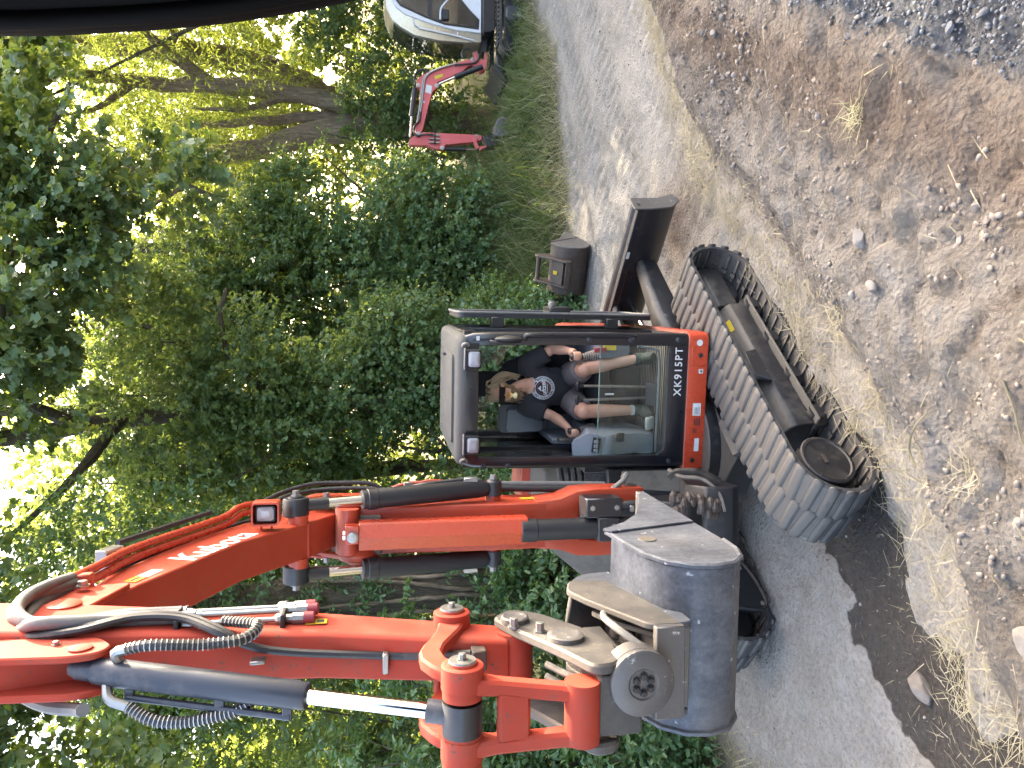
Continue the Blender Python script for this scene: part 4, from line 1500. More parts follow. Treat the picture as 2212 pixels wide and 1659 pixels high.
m.tube([(.26, -.14, .98), (.30, -.06, .95), (.30, .0, .82), (.24, .06, .70)], [.03, .026, .026, .03], 4, sub=6)
m.build('frame_loop', 'black_dusty', EX, 0, 30)
m = B()
m.tube([(.30, -.16, .98), (.27, -.02, .94), (.26, .06, .82), (.18, .14, .74), (.06, .2, .72)], [.016] * 5, 8, sub=6)
m.build('hose', 'hose', EX)
m = B()
rr = np.random.default_rng(4)
for k in range(22):
    m.ball((.03 + .13 * rr.random(), .13 + .06 * rr.random(), 1.08 - .34 * k / 22), (.03 + .03 * rr.random(), .03 + .02 * rr.random(), .02 + .02 * rr.random()), 7, 5)
m.build('crumpled_dust_boot', 'rust_bucket', EX, 0, 20)
m = B()
m.tube([(.26, -.12, 1.34), (.30, .0, 1.36), (.27, .06, 1.40), (.2, .08, 1.5)], .018, 8, sub=6)
m.build('hose', 'hose_grey', EX)

# ---- lower boom --------------------------------------------------------
m = B()
prof = [(-.16, 1.70), (.13, 1.72), (.15, 2.2), (.13, 3.0), (.10, 3.30), (-.20, 3.32), (-.24, 2.9), (-.19, 2.2)]
m.prism(rpoly(prof, .02, 2), -.15, .15)
LB = m.build('lower_boom', 'red', EX, .008)
for sg in (1, -1):
    m = B()
    ring = lambda w, k: [(w, s, z) for s, z in k]
    e0 = [(-.12, 1.98), (.12, 1.98), (.12, 1.60), (-.12, 1.60)]
    rings = []
    for z, w0, w1, h in ((2.02, .06, .155, .14), (1.86, .07, .17, .14), (1.74, .10, .215, .13), (1.60, .12, .225, .12), (1.40, .125, .225, .105), (1.30, .125, .222, .095), (1.25, .13, .215, .06)):
        rings.append([(sg * w0, -h, z), (sg * w1, -h, z), (sg * w1, h, z), (sg * w0, h, z)])
    m.loft(rings)
    ear = m.build('boom_foot_ear', 'red', LB, .018, seg=2)
    m = B()
    m.lathe((sg * .20, -.0, 1.335), (sg, 0, 0), [(0, .05), (.028, .05), (.032, .042), (.033, .001)], 18)
    m.build('foot_pin', 'rust_bucket', LB)
m = B()
m.cyl((-.15, 0, 1.335), (.15, 0, 1.335), .055, n=16)
m.build('foot_tube', 'black_dusty', LB)
# knuckle plates
for sg in (1, -1):
    m = B()
    kp = rpoly([(-.24, 3.02), (.12, 3.06), (.13, 3.25), (.02, 3.38), (-.06, 3.50), (-.2, 3.52), (-.28, 3.36)], .06, 4)
    m.prism(kp, sg * .150, sg * .178)
    m.build('knuckle_plate', 'red', LB, .006)
    m = B()
    m.lathe((sg * .175, -.10, 3.38), (sg, 0, 0), [(0, .115), (.012, .115), (.018, .10), (.02, .05), (.021, .001)], 24)
    m.build('knuckle_boss', 'red', LB)
    bolt(LB, BT, (sg * .194, -.02, 3.36), (sg, 0, 0), .022, .03)
    bolt(LB, BT, (sg * .179, .07, 3.12), (sg, 0, 0), .016, .02)
m = B()
m.prism([(-.02, 3.05), (.16, 3.02), (.12, 3.22), (.02, 3.33)], -.148, .10)
m.build('knuckle_front_plate', 'cover_beige', LB, .004)
m = B()
m.tube([(-.16, .10, 3.26), (-.15, .16, 3.20), (-.15, .14, 3.12), (-.15, .08, 3.05)], [.03, .05, .06, .05], 8, sub=4)
m.build('knuckle_web', 'red', LB)
m = B()
m.cyl((-.28, .0, 2.285), (.28, .0, 2.285), .05, n=18)
m.build('cross_tube', 'red', LB)
m = B()
m.bx(.152, .156, -.03, .03, 1.95, 2.10)
m.build('warning_label', 'decal_yellow', LB, smooth=0)
text('casting_number', '412F3', .045, frame_M(bw(.227, .03, 1.50), -ZU, BF), 'red_worn', LB)
# adjusting cylinders at both sides
for sg in (1, -1):
    bx_, tx = sg * .235, sg * .205
    p0, p1 = V3(bx_, .01, 2.285), V3(tx, .31, 3.52)
    d = unit(p1 - p0)
    L = np.linalg.norm(p1 - p0)
    m = B()
    m.lathe(p0, d, [(.02, .03), (.05, .05), (.08, .058), (.60, .062), (.78, .062), (.785, .066), (.84, .066), (.845, .060), (.875, .060), (.876, .03)], 22)
    cy = m.build('adjusting_cylinder', 'cyl_black', EX)
    m = B()
    m.cyl(p0 + d * .86, p0 + d * (L - .16), .030, n=18)
    m.build('piston_rod', 'chrome', cy)
    m = B()
    m.cyl(p0 + d * (L - .19), p0 + d * (L - .03), .037, n=16)
    m.build('rod_end', 'cyl_black', cy)
    m = B()
    m.lathe(p1 - V3(sg * .06, 0, 0), (sg, 0, 0), [(0, .07), (.005, .076), (.10, .076), (.108, .07), (.109, .045), (.118, .042), (.12, .001)], 22)
    m.build('rod_eye', 'cyl_black', cy)
    bolt(cy, BT, p1 + V3(sg * .062, 0, 0), (sg, 0, 0), .022, .03)
    m = B()
    m.lathe(p0 - V3(sg * .05, 0, 0), (sg, 0, 0), [(0, .055), (.09, .055), (.095, .045), (.105, .04), (.106, .001)], 20)
    m.build('base_eye', 'cyl_black', cy)
    bolt(cy, BT, p0 + V3(sg * .056, 0, 0), (sg, 0, 0), .022, .03)
    m = B()
    m.box(p0 + d * .16 + V3(sg * .065, 0, 0), (.03, .05, .09))
    m.build('port_block', 'zinc', cy, .004)
# boom cylinder with red guard
m = B()
hx = [(-.088, .20), (-.085, .285), (.0, .335), (.075, .30), (.088, .285), (.088, .20)]
m.loft([[(w, s, z) for w, s in hx] for z in (2.11, 3.155)])
gd = m.build('cylinder_guard', 'red_bright', EX, .003, 15)
m = B()
m.lathe((.01, .335, 3.19), (0, 1, 0), [(0, .034), (.006, .034), (.008, .026), (.012, .024), (.013, .001)], 20)
gw = m.build('guard_washer', 'zinc', gd)
m = B()
m.bx(-.035, .075, .24, .33, 3.155, 3.235)
m.build('guard_tab', 'red_bright', gd, .004)
m = B()
m.lathe((0, .27, 1.15), (0, 0, 1), [(0, .06), (.06, .068), (.9, .068), (.905, .074), (1.0, .074), (1.005, .05), (1.06, .05)], 24)
bc = m.build('boom_cylinder', 'cyl_black', EX)
m = B()
m.cyl((0, .27, 2.0), (0, .22, 3.25), .036, n=16)
m.build('piston_rod', 'chrome', bc)
m = B()
m.cyl((-.13, .16, 3.22), (.15, .16, 3.22), .065, n=20)
m.build('rod_eye', 'red', bc)
m = B()
m.bx(-.076, .076, .20, .345, 1.52, 1.66)
m.build('cylinder_clamp', 'black_steel', bc, .006)
for w in (-.02, .02):
    bolt(bc, BT, (w, .346, 1.56), (0, 1, 0), .012, .01)
m = B()
m.bx(.075, .20, .16, .34, 1.50, 1.74)
jb = m.build('valve_cover', 'navy', EX, .008)
for z in (1.54, 1.70):
    bolt(jb, BT, (.14, .341, z), (0, 1, 0), .012, .01)
m = B()
m.tube([(.13, .25, 1.50), (.14, .26, 1.40), (.13, .25, 1.30), (.10, .2, 1.2)], .03, 10, sub=5)
m.build('hose', 'hose', EX)
m = B()
m.box((.12, .285, 1.42), (.04, .02, .03))
m.build('hose_clip', 'zinc', EX, .003)
# hydraulic lines beside the lower boom
for i, (w, s, z0, z1) in enumerate(((.185, -.12, 1.9, 2.24), (.20, -.20, 1.75, 2.24))):
    m = B()
    m.tube([(w, s, z0 - .3), (w + .01, s, z0), (w + .02, s - .02, z1)], .022, 10, sub=6)
    m.build('hose', 'hose_grey' if i else 'hose', EX)
for i, pts in enumerate([[(.20, -.10, 2.98), (.26, -.12, 3.08), (.27, -.12, 3.25), (.27, -.1, 3.45), (.24, .0, 3.62), (.21, .14, 3.72)],
                         [(.19, -.06, 2.96), (.23, -.08, 3.06), (.24, -.08, 3.25), (.235, -.05, 3.45), (.22, .06, 3.60), (.20, .18, 3.66)]]):
    m = B()
    m.tube(pts, .014, 8, sub=6)
    m.build('hose', 'hose', EX)
for pts in [[(.20, -.02, 2.62), (.24, -.03, 2.70), (.27, -.05, 2.78), (.25, -.08, 2.90), (.21, -.1, 2.98)], [(.18, .0, 2.7), (.21, -.02, 2.80), (.225, -.03, 2.88), (.20, -.06, 2.97)], [(.25, -.1, 2.80), (.27, -.1, 2.70), (.26, -.1, 2.55), (.24, -.1, 2.42)]]:
    m = B()
    m.tube(pts, .012, 8, sub=6)
    m.build('hydraulic_pipe', 'red', EX)
m = B()
m.tube([(.25, .02, 2.82), (.27, .05, 2.74), (.28, .03, 2.62), (.29, .02, 2.50), (.29, .02, 2.44)], .018, 8, sub=6)
m.build('hose', 'hose', EX)
for z in (2.60, 2.84):
    m = B()
    m.bx(.185, .275, -.06, -.035, z - .03, z + .03)
    m.build('pipe_bracket', 'zinc', EX, .003)

# ---- upper boom -------------------------------------------------------
m = B()
fr = [(.07, 3.30), (.34, 3.455), (.75, 3.755), (1.50, 4.06), (1.72, 4.13)]
bk = [(1.70, 4.24), (1.35, 4.235), (.70, 4.06), (.25, 3.80), (-.08, 3.56), (-.18, 3.40), (-.05, 3.30)]
m.prism(fr + bk, -.105, .105)
UB = m.build('upper_boom', 'red', EX, .006)
for sg in (1, -1):
    m = B()
    m.prism(rpoly([(1.55, 4.06), (1.86, 4.13), (1.99, 4.19), (1.98, 4.27), (1.86, 4.30), (1.6, 4.26)], .05, 4), sg * .107, sg * .135)
    tp = m.build('tip_plate', 'red', UB, .005)
    m = B()
    m.lathe((sg * .134, 1.87, 4.215), (sg, 0, 0), [(0, .062), (.016, .062), (.02, .055), (.0201, .001)], 20)
    m.build('tip_boss', 'red', UB)
    m = B()
    m.cyl((sg * .10, .33, 3.505), (sg * .155, .33, 3.505), .058, n=18)
    m.build('cylinder_boss', 'red', UB)
m = B()
m.bx(-.106, .1065, .325, .339, 3.44, 3.60)
m.build('weld_seam', 'red_worn', UB, .002)
bolt(UB, BT, (.157, 1.66, 4.22), (1, 0, 0), .018, .02)
bolt(UB, BT, (.107, 1.60, 4.20), (1, 0, 0), .014, .02)
# lettering and plates on the right side face
dirb = unit(BF * .75 + ZU * .31)
nrm = BR
upv = np.cross(nrm, dirb)
text('lettering', 'Kubota', .20, frame_M(bw(.1068, .83, 3.865), -dirb, np.cross(BR, -dirb)), 'decal_white', UB, bold=.0045, spacing=1.02)


def decal(parent, T, c, u, v, w, h, mat, name='label', t=.002):
    """flat plate centred at local c, along local unit vectors u (length w) and v (length h)"""
    u = unit(u) * w / 2
    v = unit(v) * h / 2
    c = np.array(c, float)
    m = MB(T)
    m.plate([c - u - v, c + u - v, c + u + v, c - u + v], t)
    return m.build(name, mat, parent, smooth=0)


ld = V3(0, .94, .34)
lv = V3(0, -.34, .94)
decal(UB, BT, (.1065, 1.36, 4.075), ld, lv, .20, .055, 'decal_white', 'instruction_label')
decal(UB, BT, (.108, 1.415, 4.094), ld, lv, .085, .053, 'decal_yellow', 'warning_label')
text('lettering', 'BAIA', .032, frame_M(bw(.1096, 1.415, 4.094), -dirb, np.cross(BR, -dirb)), 'decal_ink', UB, bold=.001)
# boom pipes
for w, off in ((.135, .0), (.175, .012)):
    m = B()
    m.tube([(w + .03, .16, 3.72 + off), (w + .03, .30, 3.83 + off), (w, .45, 3.90 + off), (w, 1.0, 4.13 + off), (w, 1.22, 4.20 + off), (w, 1.40, 4.225 + off), (w, 1.60, 4.265 + off)], .019, 10, sub=5)
    m.build('hydraulic_pipe', 'red_bright', EX)
m = B()
m.tube([(.09, .1, 3.76), (.10, .5, 3.96), (.10, 1.0, 4.16), (.10, 1.3, 4.27)], .022, 8, sub=5)
m.build('hose', 'hose', EX)
m = B()
m.tube([(.20, .4, 3.98), (.2, .8, 4.14), (.2, 1.1, 4.26)], .014, 8, sub=5)
m.build('hose', 'hose', EX)
m = B()
m.box((.15, 1.18, 4.27), (.09, .12, .06), [(1, 0, 0), (0, .93, .37), (0, -.37, .93)])
m.build('valve_block', 'zinc', EX, .004)
m = B()
m.box((.16, .24, 3.80), (.006, .03, .13))
m.build('pipe_bracket', 'rust_bucket', EX, .002)
m = B()
m.box((.135, 1.58, 4.25), (.10, .05, .08))
m.build('pipe_bracket', 'red', EX, .006)
# work lamp on the boom
lamp = B()
lp = V3(.205, .50, 3.665)
q = rpoly([(-.065, -.075), (.065, -.075), (.065, .075), (-.065, .075)], .02, 4)
qi = rpoly([(-.056, -.066), (.056, -.066), (.056, .066), (-.056, .066)], .016, 4)
lamp.loft([[(lp[0] + a, lp[1] - .07, lp[2] + b) for a, b in q], [(lp[0] + a, lp[1] + .05, lp[2] + b) for a, b in q], [(lp[0] + a, lp[1] + .05, lp[2] + b) for a, b in qi], [(lp[0] + a, lp[1] - .05, lp[2] + b) for a, b in qi]], caps=True)
wl = lamp.build('work_lamp', 'red', EX, 0, 30)
m = B()
q2 = rpoly([(-.048, -.055), (.048, -.055), (.048, .055), (-.048, .055)], .02, 4)
m.loft([[(lp[0] + a, lp[1] - .03, lp[2] + b) for a, b in q2], [(lp[0] + a, lp[1] + .03, lp[2] + b) for a, b in q2]])
m.build('lamp_housing', 'plastic_dark', wl, .004)
m = B()
q3 = rpoly([(-.038, -.045), (.038, -.045), (.038, .045), (-.038, .045)], .018, 4)
m.loft([[(lp[0] + a, lp[1] + .02, lp[2] + b) for a, b in q3], [(lp[0] + a, lp[1] + .034, lp[2] + b) for a, b in q3], [(lp[0] + a * .5, lp[1] + .041, lp[2] + b * .5) for a, b in q3]])
m.build('lamp_lens', 'lamp_lens', wl, 0, 50)
for b in (-.028, .028):
    m = B()
    m.bx(.105, .145, .47, .50, lp[2] + b - .004, lp[2] + b + .004)
    m.build('lamp_foot', 'red', wl)

# ---- arm ----------------------------------------------------------------
AWC = .015
m = B()
rings = []
for z, b0, f0, hw in ((4.95, 1.82, 2.12, .10), (4.5, 1.84, 2.16, .10), (4.2, 1.86, 2.17, .095), (3.26, 2.0, 2.215, .085), (2.85, 2.14, 2.32, .08), (2.62, 2.22, 2.37, .075)):
    c_ = AWC + (.035 * (z - 3.2) if z > 3.2 else .0)
    k = .022
    rings.append([(c_ - hw, b0, z), (c_ + hw, b0, z), (c_ + hw, f0 - k, z), (c_ + hw - k * .6, f0, z), (c_ - hw + k * .6, f0, z), (c_ - hw, f0 - k, z)])
m.loft(rings)
AR = m.build('arm', 'red_worn', EX, .004)
m = B()
m.cyl((-.075, 2.30, 2.585), (.10, 2.30, 2.585), .065, n=20)
m.build('arm_end_tube', 'red_worn', AR)
# cylinder bracket plates at the arm top
for w in (.115, -.005):
    m = B()
    m.prism(rpoly([(2.08, 5.0), (2.26, 5.0), (2.34, 4.3), (2.365, 4.02), (2.34, 3.94), (2.28, 3.92), (2.20, 3.98), (2.10, 4.2)], [.0, .0, .05, .04, .03, .03, .04, .04], 4), w - .012, w + .012)
    pp = m.build('cylinder_bracket', 'red_worn', AR, .005)
    sg = 1 if w > .05 else -1
    m = B()
    m.lathe((w + sg * .012, 2.30, 4.01), (sg, 0, 0), [(0, .036), (.006, .036), (.008, .03), (.0081, .001)], 20)
    m.build('pin_boss', 'red_worn', AR)
bolt(AR, BT, (.128, 2.25, 4.10), (1, 0, 0), .010, .012)
m = B()
m.loft([[(-.003, 2.22, z), (.113, 2.22, z), (.113, 2.22 + k, z), (-.003, 2.22 + k, z)] for z, k in ((4.95, .10), (4.3, .10), (4.05, .02))])
m.build('bracket_web', 'red_worn', AR)
decal(AR, BT, (.1085, 2.11, 3.285), (0, 0, 1), (0, 1, 0), .075, .05, 'decal_yellow', 'warning_label')
decal(AR, BT, (.1100, 2.11, 3.27), (0, 0, 1), (0, 1, 0), .025, .03, 'decal_ink', 'label_picture', .001)
# bucket cylinder
p0, p1 = V3(.062, 2.30, 4.01), V3(-.03, 2.64, 2.815)
d = unit(p1 - p0)
L = np.linalg.norm(p1 - p0)
m = B()
m.lathe(p0, d, [(-.03, .024), (.0, .035), (.05, .035), (.055, .041), (.11, .043), (.115, .044), (.72, .044), (.725, .0415), (.75, .0415), (.755, .038), (.756, .02)], 26)
ac = m.build('bucket_cylinder', 'cyl_grey', EX)
m = B()
m.cyl(p0 + d * .74, p0 + d * (L - .10), .0235, n=20)
m.build('piston_rod', 'chrome', ac)
m = B()
m.cyl(p0 + d * (L - .11), p0 + d * (L - .04), .036, n=16)
m.build('rod_end', 'cyl_grey', ac)
m = B()
m.cyl(p1 - V3(.055, 0, 0), p1 + V3(.045, 0, 0), .062, n=22)
m.build('rod_eye', 'cyl_black', ac)
side = V3(-1, .25, 0)
m = B()
q0, q1 = p0 + d * .16 + unit(side) * .068, p0 + d * .70 + unit(side) * .068
m.cyl(q0, q1, .011, n=10)
m.build('feed_pipe', 'cyl_grey', ac)
for t_ in (.17, .47, .69):
    m = B()
    m.box(p0 + d * t_ + unit(side) * .055, (.045, .02, .03))
    m.build('pipe_clamp', 'cyl_grey', ac, .003)


def spring_hose(pts, r, name='spring_guarded_hose', turns=26):
    P = cat_rom([V3(*p) for p in pts], 10)
    m = B()
    m.tube(P, r, 8)
    h = m.build(name, 'hose', EX)
    m = B()
    n = len(P)
    Q = np.array(P)
    sl = np.concatenate([[0], np.cumsum(np.linalg.norm(np.diff(Q, axis=0), axis=1))])
    for i in range(turns):
        t = sl[-1] * (i + .5) / turns
        p = np.array([np.interp(t, sl, Q[:, k]) for k in range(3)])
        p2 = np.array([np.interp(min(sl[-1], t + .01), sl, Q[:, k]) for k in range(3)])
        dd_ = unit(p2 - p + 1e-9)
        m.lathe(p, dd_, [(-.0025, r * .9), (-.0015, r * 1.22), (.0015, r * 1.22), (.0025, r * .9)], 8)
    m.build('spring_coil', 'zinc', h)
    return h


# hoses of the bucket cylinder
spring_hose([(.135, 2.35, 3.86), (.15, 2.37, 3.78), (.135, 2.35, 3.62), (.14, 2.33, 3.50), (.155, 2.25, 3.47), (.15, 2.2, 3.53), (.145, 2.16, 3.60)], .0165, turns=40)
m = B()
m.tube([(.08, 2.33, 3.88), (.125, 2.35, 3.89), (.135, 2.35, 3.85)], .017, 8, sub=4)
m.build('hose_elbow', 'zinc', EX)
spring_hose([(-.03, 2.40, 3.84), (-.065, 2.43, 3.76), (-.075, 2.44, 3.66), (-.05, 2.45, 3.52), (-.02, 2.45, 3.46)], .0165, turns=30)
m = B()
m.tube([(.03, 2.34, 3.92), (-.01, 2.38, 3.90), (-.03, 2.40, 3.84)], .016, 8, sub=4)
m.build('hose_elbow', 'zinc', EX)
# big hoses arching from boom to arm
for i, (o1, o2, top) in enumerate(((.0, .0, 4.335), (.02, .035, 4.32), (-.03, .055, 4.30))):
    m = B()
    m.tube([(.155 + o1, 1.60, 4.27 + .012 * i), (.17 + o1, 1.76, 4.31), (.175 + o1, 1.93, top), (.165 + o1, 2.05 + o2 * .5, top - .03), (.15 + .01 * i, 2.10 + o2, 4.2), (.145 + .01 * i, 2.09 + o2, 4.08), (.15, 2.05 + o2, 3.95), (.15, 2.05 + o2, 3.76)], .023, 10, sub=6)
    m.build('sleeved_hose', 'hose_grey', EX)
for i, o1 in enumerate((0, .03)):
    m = B()
    m.tube([(.13, 2.06 + o1, 4.27), (.13, 2.13 + o1, 4.21), (.15, 2.16 + o1, 4.05), (.165, 2.12 + o1 * .5, 3.90), (.16, 2.12 + o1, 3.74), (.13, 2.2 + o1, 3.60), (.08, 2.235, 3.50), (.05, 2.24, 3.36), (.03, 2.26, 3.1), (.03, 2.30, 2.92), (.05, 2.36, 2.75)], .014, 8, sub=6)
    m.build('hose', 'hose', EX)
m = B()
m.tube([(-.02, 2.0, 4.45), (-.08, 2.2, 4.18), (-.07, 2.3, 4.02), (-.03, 2.4, 3.97)], .021, 8, sub=6)
m.build('sleeved_hose', 'hose_grey', EX)
# quick connector pipes on the arm side
for i, (s_, z0, z1) in enumerate(((2.02, 3.78, 3.38), (2.06, 3.74, 3.37), (2.11, 3.74, 3.38))):
    m = B()
    w_ = .14 if i < 2 else .125
    m.cyl((w_, s_, z0 - .03), (w_, s_, z1 + .03), .0105, n=10)
    pp = m.build('connector_pipe', 'zinc', EX)
    m = B()
    m.lathe((w_, s_, z0 + .02), (0, 0, -1), [(0, .018), (.03, .018), (.031, .022), (.05, .022), (.051, .014), (.07, .014)], 8)
    m.build('pipe_nut', 'zinc', pp, smooth=20)
    m = B()
    m.lathe((w_, s_, z1 + .05), (0, 0, -1), [(0, .014), (.01, .022), (.03, .022), (.031, .017), (.06, .017), (.061, .021), (.10, .021)], 8)
    m.build('pipe_nut', 'zinc', pp, smooth=20)
    m = B()
    m.lathe((w_, s_, z1 - .05), (0, 0, -1), [(0, .023), (.035, .023), (.04, .018)], 12)
    m.build('dust_cap', 'cap_red', pp)
for z in (3.755, 3.40):
    m = B()
    m.bx(.095, .155, 1.98, 2.16, z - .008, z + .008)
    m.build('pipe_bracket', 'plastic_dark', EX, .003)
m = B()
m.box((.03, 2.245, 3.47), (.012, .05, .05))
m.build('hose_clamp', 'zinc', EX, .003)
m = B()
m.box((.01, 2.28, 3.04), (.07, .05, .02))
m.build('hose_clamp', 'zinc', EX, .003)
m = B()
m.bx(.0, .07, 2.34, 2.40, 2.70, 2.75)
m.build('hose_manifold', 'rust_bucket', EX, .004)

# ---- bucket linkage -------------------------------------------------------
for sg, w in ((1, .105), (-1, -.105)):
    m = B()
    top, low = V3(w, 2.20, 2.80), V3(w - .02, 2.64, 2.815)
    P = []
    for t_ in np.linspace(0, 1, 9):
        c_ = top * (1 - t_) + low * t_ + V3(0, 0, .075 * math.sin(math.pi * t_) - .03 * math.sin(2 * math.pi * t_))
        P.append(c_)
    rings = []
    for i, c_ in enumerate(P):
        h = .052 - .016 * math.sin(math.pi * i / 8)
        rings.append([c_ + V3(-.022, 0, -h), c_ + V3(.022, 0, -h), c_ + V3(.022, 0, h), c_ + V3(-.022, 0, h)])
    m.loft(rings)
    lk = m.build('guide_link', 'red_worn', EX, .008)
    for p in (top, low):
        m = B()
        m.lathe(p - V3(sg * .03, 0, 0), (sg, 0, 0), [(0, .066), (.07, .066), (.074, .06), (.0741, .048), (.082, .046), (.083, .001)], 22)
        m.build('link_boss', 'red_worn', lk)
        m = B()
        m.lathe(p + V3(sg * .05, 0, 0), (sg, 0, 0), [(0, .044), (.008, .042), (.009, .001)], 20)
        m.build('pin_washer', 'zinc', lk)
        bolt(lk, BT, p + V3(sg * .058, 0, 0), (sg, 0, 0), .012, .018)
# H link
m = B()
for sg in (1, -1):
    rings = []
    for t_, hw in ((0, .055), (.3, .03), (.8, .03), (1, .045)):
        c_ = V3(-.03 + sg * (.10 - .035 * t_), 2.64 + .06 * t_, 2.815 - .37 * t_)
        rings.append([c_ + V3(-.024, -hw, 0), c_ + V3(.024, -hw, 0), c_ + V3(.024, hw, 0), c_ + V3(-.024, hw, 0)])
    m.loft(rings)
m.box((-.03, 2.67, 2.66), (.15, .05, .10))
hl = m.build('bucket_link', 'red_worn', EX, .01)
for w0, w1 in ((-.20, -.085), (.025, .075)):
    m = B()
    m.cyl((w0, 2.64, 2.815), (w1, 2.64, 2.815), .062, n=20)
    m.build('link_boss', 'red_worn', hl)
m = B()
m.cyl((-.115, 2.70, 2.45), (.075, 2.70, 2.45), .055, n=20)
m.build('lower_boss', 'red_worn', hl)

# ---- tilt coupler ----------------------------------------------------------
m = B()
for sg, w in ((1, .115), (-1, -.135)):
    m.prism(rpoly([(2.16, 2.58), (2.24, 2.66), (2.34, 2.62), (2.56, 2.50), (2.74, 2.42), (2.72, 2.33), (2.56, 2.30), (2.40, 2.36), (2.22, 2.48)], .04, 4), w - .018, w + .018)
tc = m.build('tilt_coupler', 'steel_dirty', EX, .008)
tag(tc, 'dirty grey tilting quick coupler between arm and bucket')
for s_, z_, r_ in ((2.30, 2.585, .05), (2.50, 2.45, .062)):
    m = B()
    m.lathe((.13, s_, z_), (1, 0, 0), [(0, r_), (.018, r_), (.022, r_ * .85), (.019, r_ * .6), (.0195, .001)], 22)
    m.build('pin_boss', 'steel_worn', tc)
bolt(tc, BT, (.135, 2.36, 2.60), (1, 0, 0), .015, .03)
bolt(tc, BT, (.135, 2.42, 2.52), (1, 0, 0), .015, .03)
m = B()
m.bx(-.135, .12, 2.36, 2.66, 2.28, 2.36)
m.build('coupler_body', 'steel_dirty', tc, .01)
m = B()
m.bx(-.10, .09, 2.66, 2.72, 2.26, 2.40)
m.build('coupler_block', 'steel_dirty', tc, .008)
for i in range(3):
    m = B()
    m.tube([(.06 - .04 * i, 2.52, 2.52), (.05 - .04 * i, 2.60, 2.46), (.05 - .04 * i, 2.68, 2.38)], .012, 8, sub=4)
    m.build('hose', 'hose', tc)
m = B()
m.lathe((.065, 2.64, 2.265), (0, 1, 0), [(0, .10), (.06, .10), (.065, .096), (.075, .103), (.095, .103), (.10, .096), (.102, .05), (.098, .045), (.0985, .001)], 32)
dk_ = m.build('tilt_disc', 'steel_worn', tc)
for i in range(6):
    t_ = i * math.pi / 3
    bolt(dk_, BT, (.065 + .026 * math.cos(t_), 2.74, 2.265 + .026 * math.sin(t_)), (0, 1, 0), .009, .012, 'black_steel')
for w in (.205, -.075):
    m = B()
    m.prism(rpoly([(2.12, 2.34), (2.24, 2.38), (2.36, 2.34), (2.64, 2.21), (2.66, 2.10), (2.4, 2.13), (2.14, 2.2)], .03, 3), w - .012, w + .012)
    m.build('coupler_side_plate', 'steel_dirty', tc, .005)
m = B()
m.plate([(-.063, 2.18, 2.21), (.193, 2.18, 2.21), (.193, 2.64, 2.125), (-.063, 2.64, 2.125)], .03)
m.build('coupler_floor', 'steel_dirty', tc, .005)
m = B()
m.plate([(-.063, 2.20, 2.22), (.193, 2.20, 2.22), (.193, 2.22, 2.36), (.10, 2.24, 2.38), (-.063, 2.22, 2.34)], .024)
m.build('coupler_back_plate', 'steel_dirty', tc, .005)
m = B()
m.bx(-.085, .215, 2.645, 2.675, 2.10, 2.20)
m.build('coupler_lip', 'steel_worn', tc, .004)
for w in (.16, .03):
    m = B()
    m.prism(rpoly([(2.30, 2.20), (2.34, 2.32), (2.46, 2.27), (2.60, 2.17), (2.60, 2.14)], .02, 3), w - .009, w + .009)
    m.build('coupler_rib', 'steel_dirty', tc, .004)
m = B()
_r = np.random.default_rng(8)
for k in range(26):
    m.ball((.19 * _r.random() , 2.24 + .3 * _r.random(), 2.22 - .05 * _r.random()), .012 + .02 * _r.random(), 6, 5)
tag(m.build('caked_soil', 'clod', tc), kind='stuff')
m = B()
m.tube([(.19, 2.44, 2.30), (.20, 2.52, 2.32), (.19, 2.60, 2.30), (.15, 2.66, 2.24)], .012, 8, sub=5)
m.build('hose', 'hose_grey', tc)

# ---- bucket ------------------------------------------------------------------
BKT = mkT(BO + BR * (.065 + 2.3 * .05), unit(BR + BF * .05), unit(BF - BR * .05))


def K():
    return MB(BKT)


shell = [(1.32, 1.755), (1.60, 1.748), (1.9, 1.745), (2.2, 1.742), (2.32, 1.75), (2.41, 1.78), (2.475, 1.84), (2.50, 1.92), (2.485, 2.0), (2.43, 2.07), (2.34, 2.115), (2.2, 2.14), (2.07, 2.155)]
inner = []
for i, (s_, z_) in enumerate(shell):
    a = np.array(shell[max(0, i - 1)])
    b = np.array(shell[min(len(shell) - 1, i + 1)])
    t_ = unit(b - a)
    inner.append((s_ - t_[1] * .012 * 1, z_ + t_[0] * .012))
m = K()
HW = .29
m.loft([[(w, s_, z_) for s_, z_ in shell + inner[::-1]] for w in (-HW, HW)])
bk = m.build('bucket', 'steel_bucket', EX, .0015, 30)
tag(bk, 'scuffed grey steel digging bucket hanging from the arm')
for sg in (1, -1):
    m = K()
    out = [(s_, z_) for s_, z_ in shell]
    op = [(2.02, 2.17), (1.93, 2.05), (1.80, 1.95), (1.62, 1.87), (1.45, 1.81)]
    m.prism(out + op, sg * HW, sg * (HW + .014))
    sp_ = m.build('side_plate', 'steel_bucket', bk, .002)
    m = K()
    m.tube([(sg * (HW + .010), s_, z_) for s_, z_ in shell[3:]], .011, 6)
    m.build('rim_weld', 'steel_bucket', bk)
    m = K()
    m.prism([(1.36, 1.76), (1.95, 1.755), (2.06, 2.15), (2.02, 2.175), (1.93, 2.055), (1.80, 1.955), (1.62, 1.875), (1.45, 1.815)], sg * (HW + .014), sg * (HW + .024))
    m.build('side_cutter', 'steel_bucket', bk, .002)
m = K()
m.lathe((HW + .014, 2.16, 2.04), (1, 0, 0), [(0, .036), (.004, .034), (.0041, .001)], 20)
m.build('maker_badge', 'cover_beige', bk)
m = K()
m.bx(-HW, HW, 1.26, 1.40, 1.737, 1.758)
m.build('cutting_edge', 'steel_worn', bk, .003)
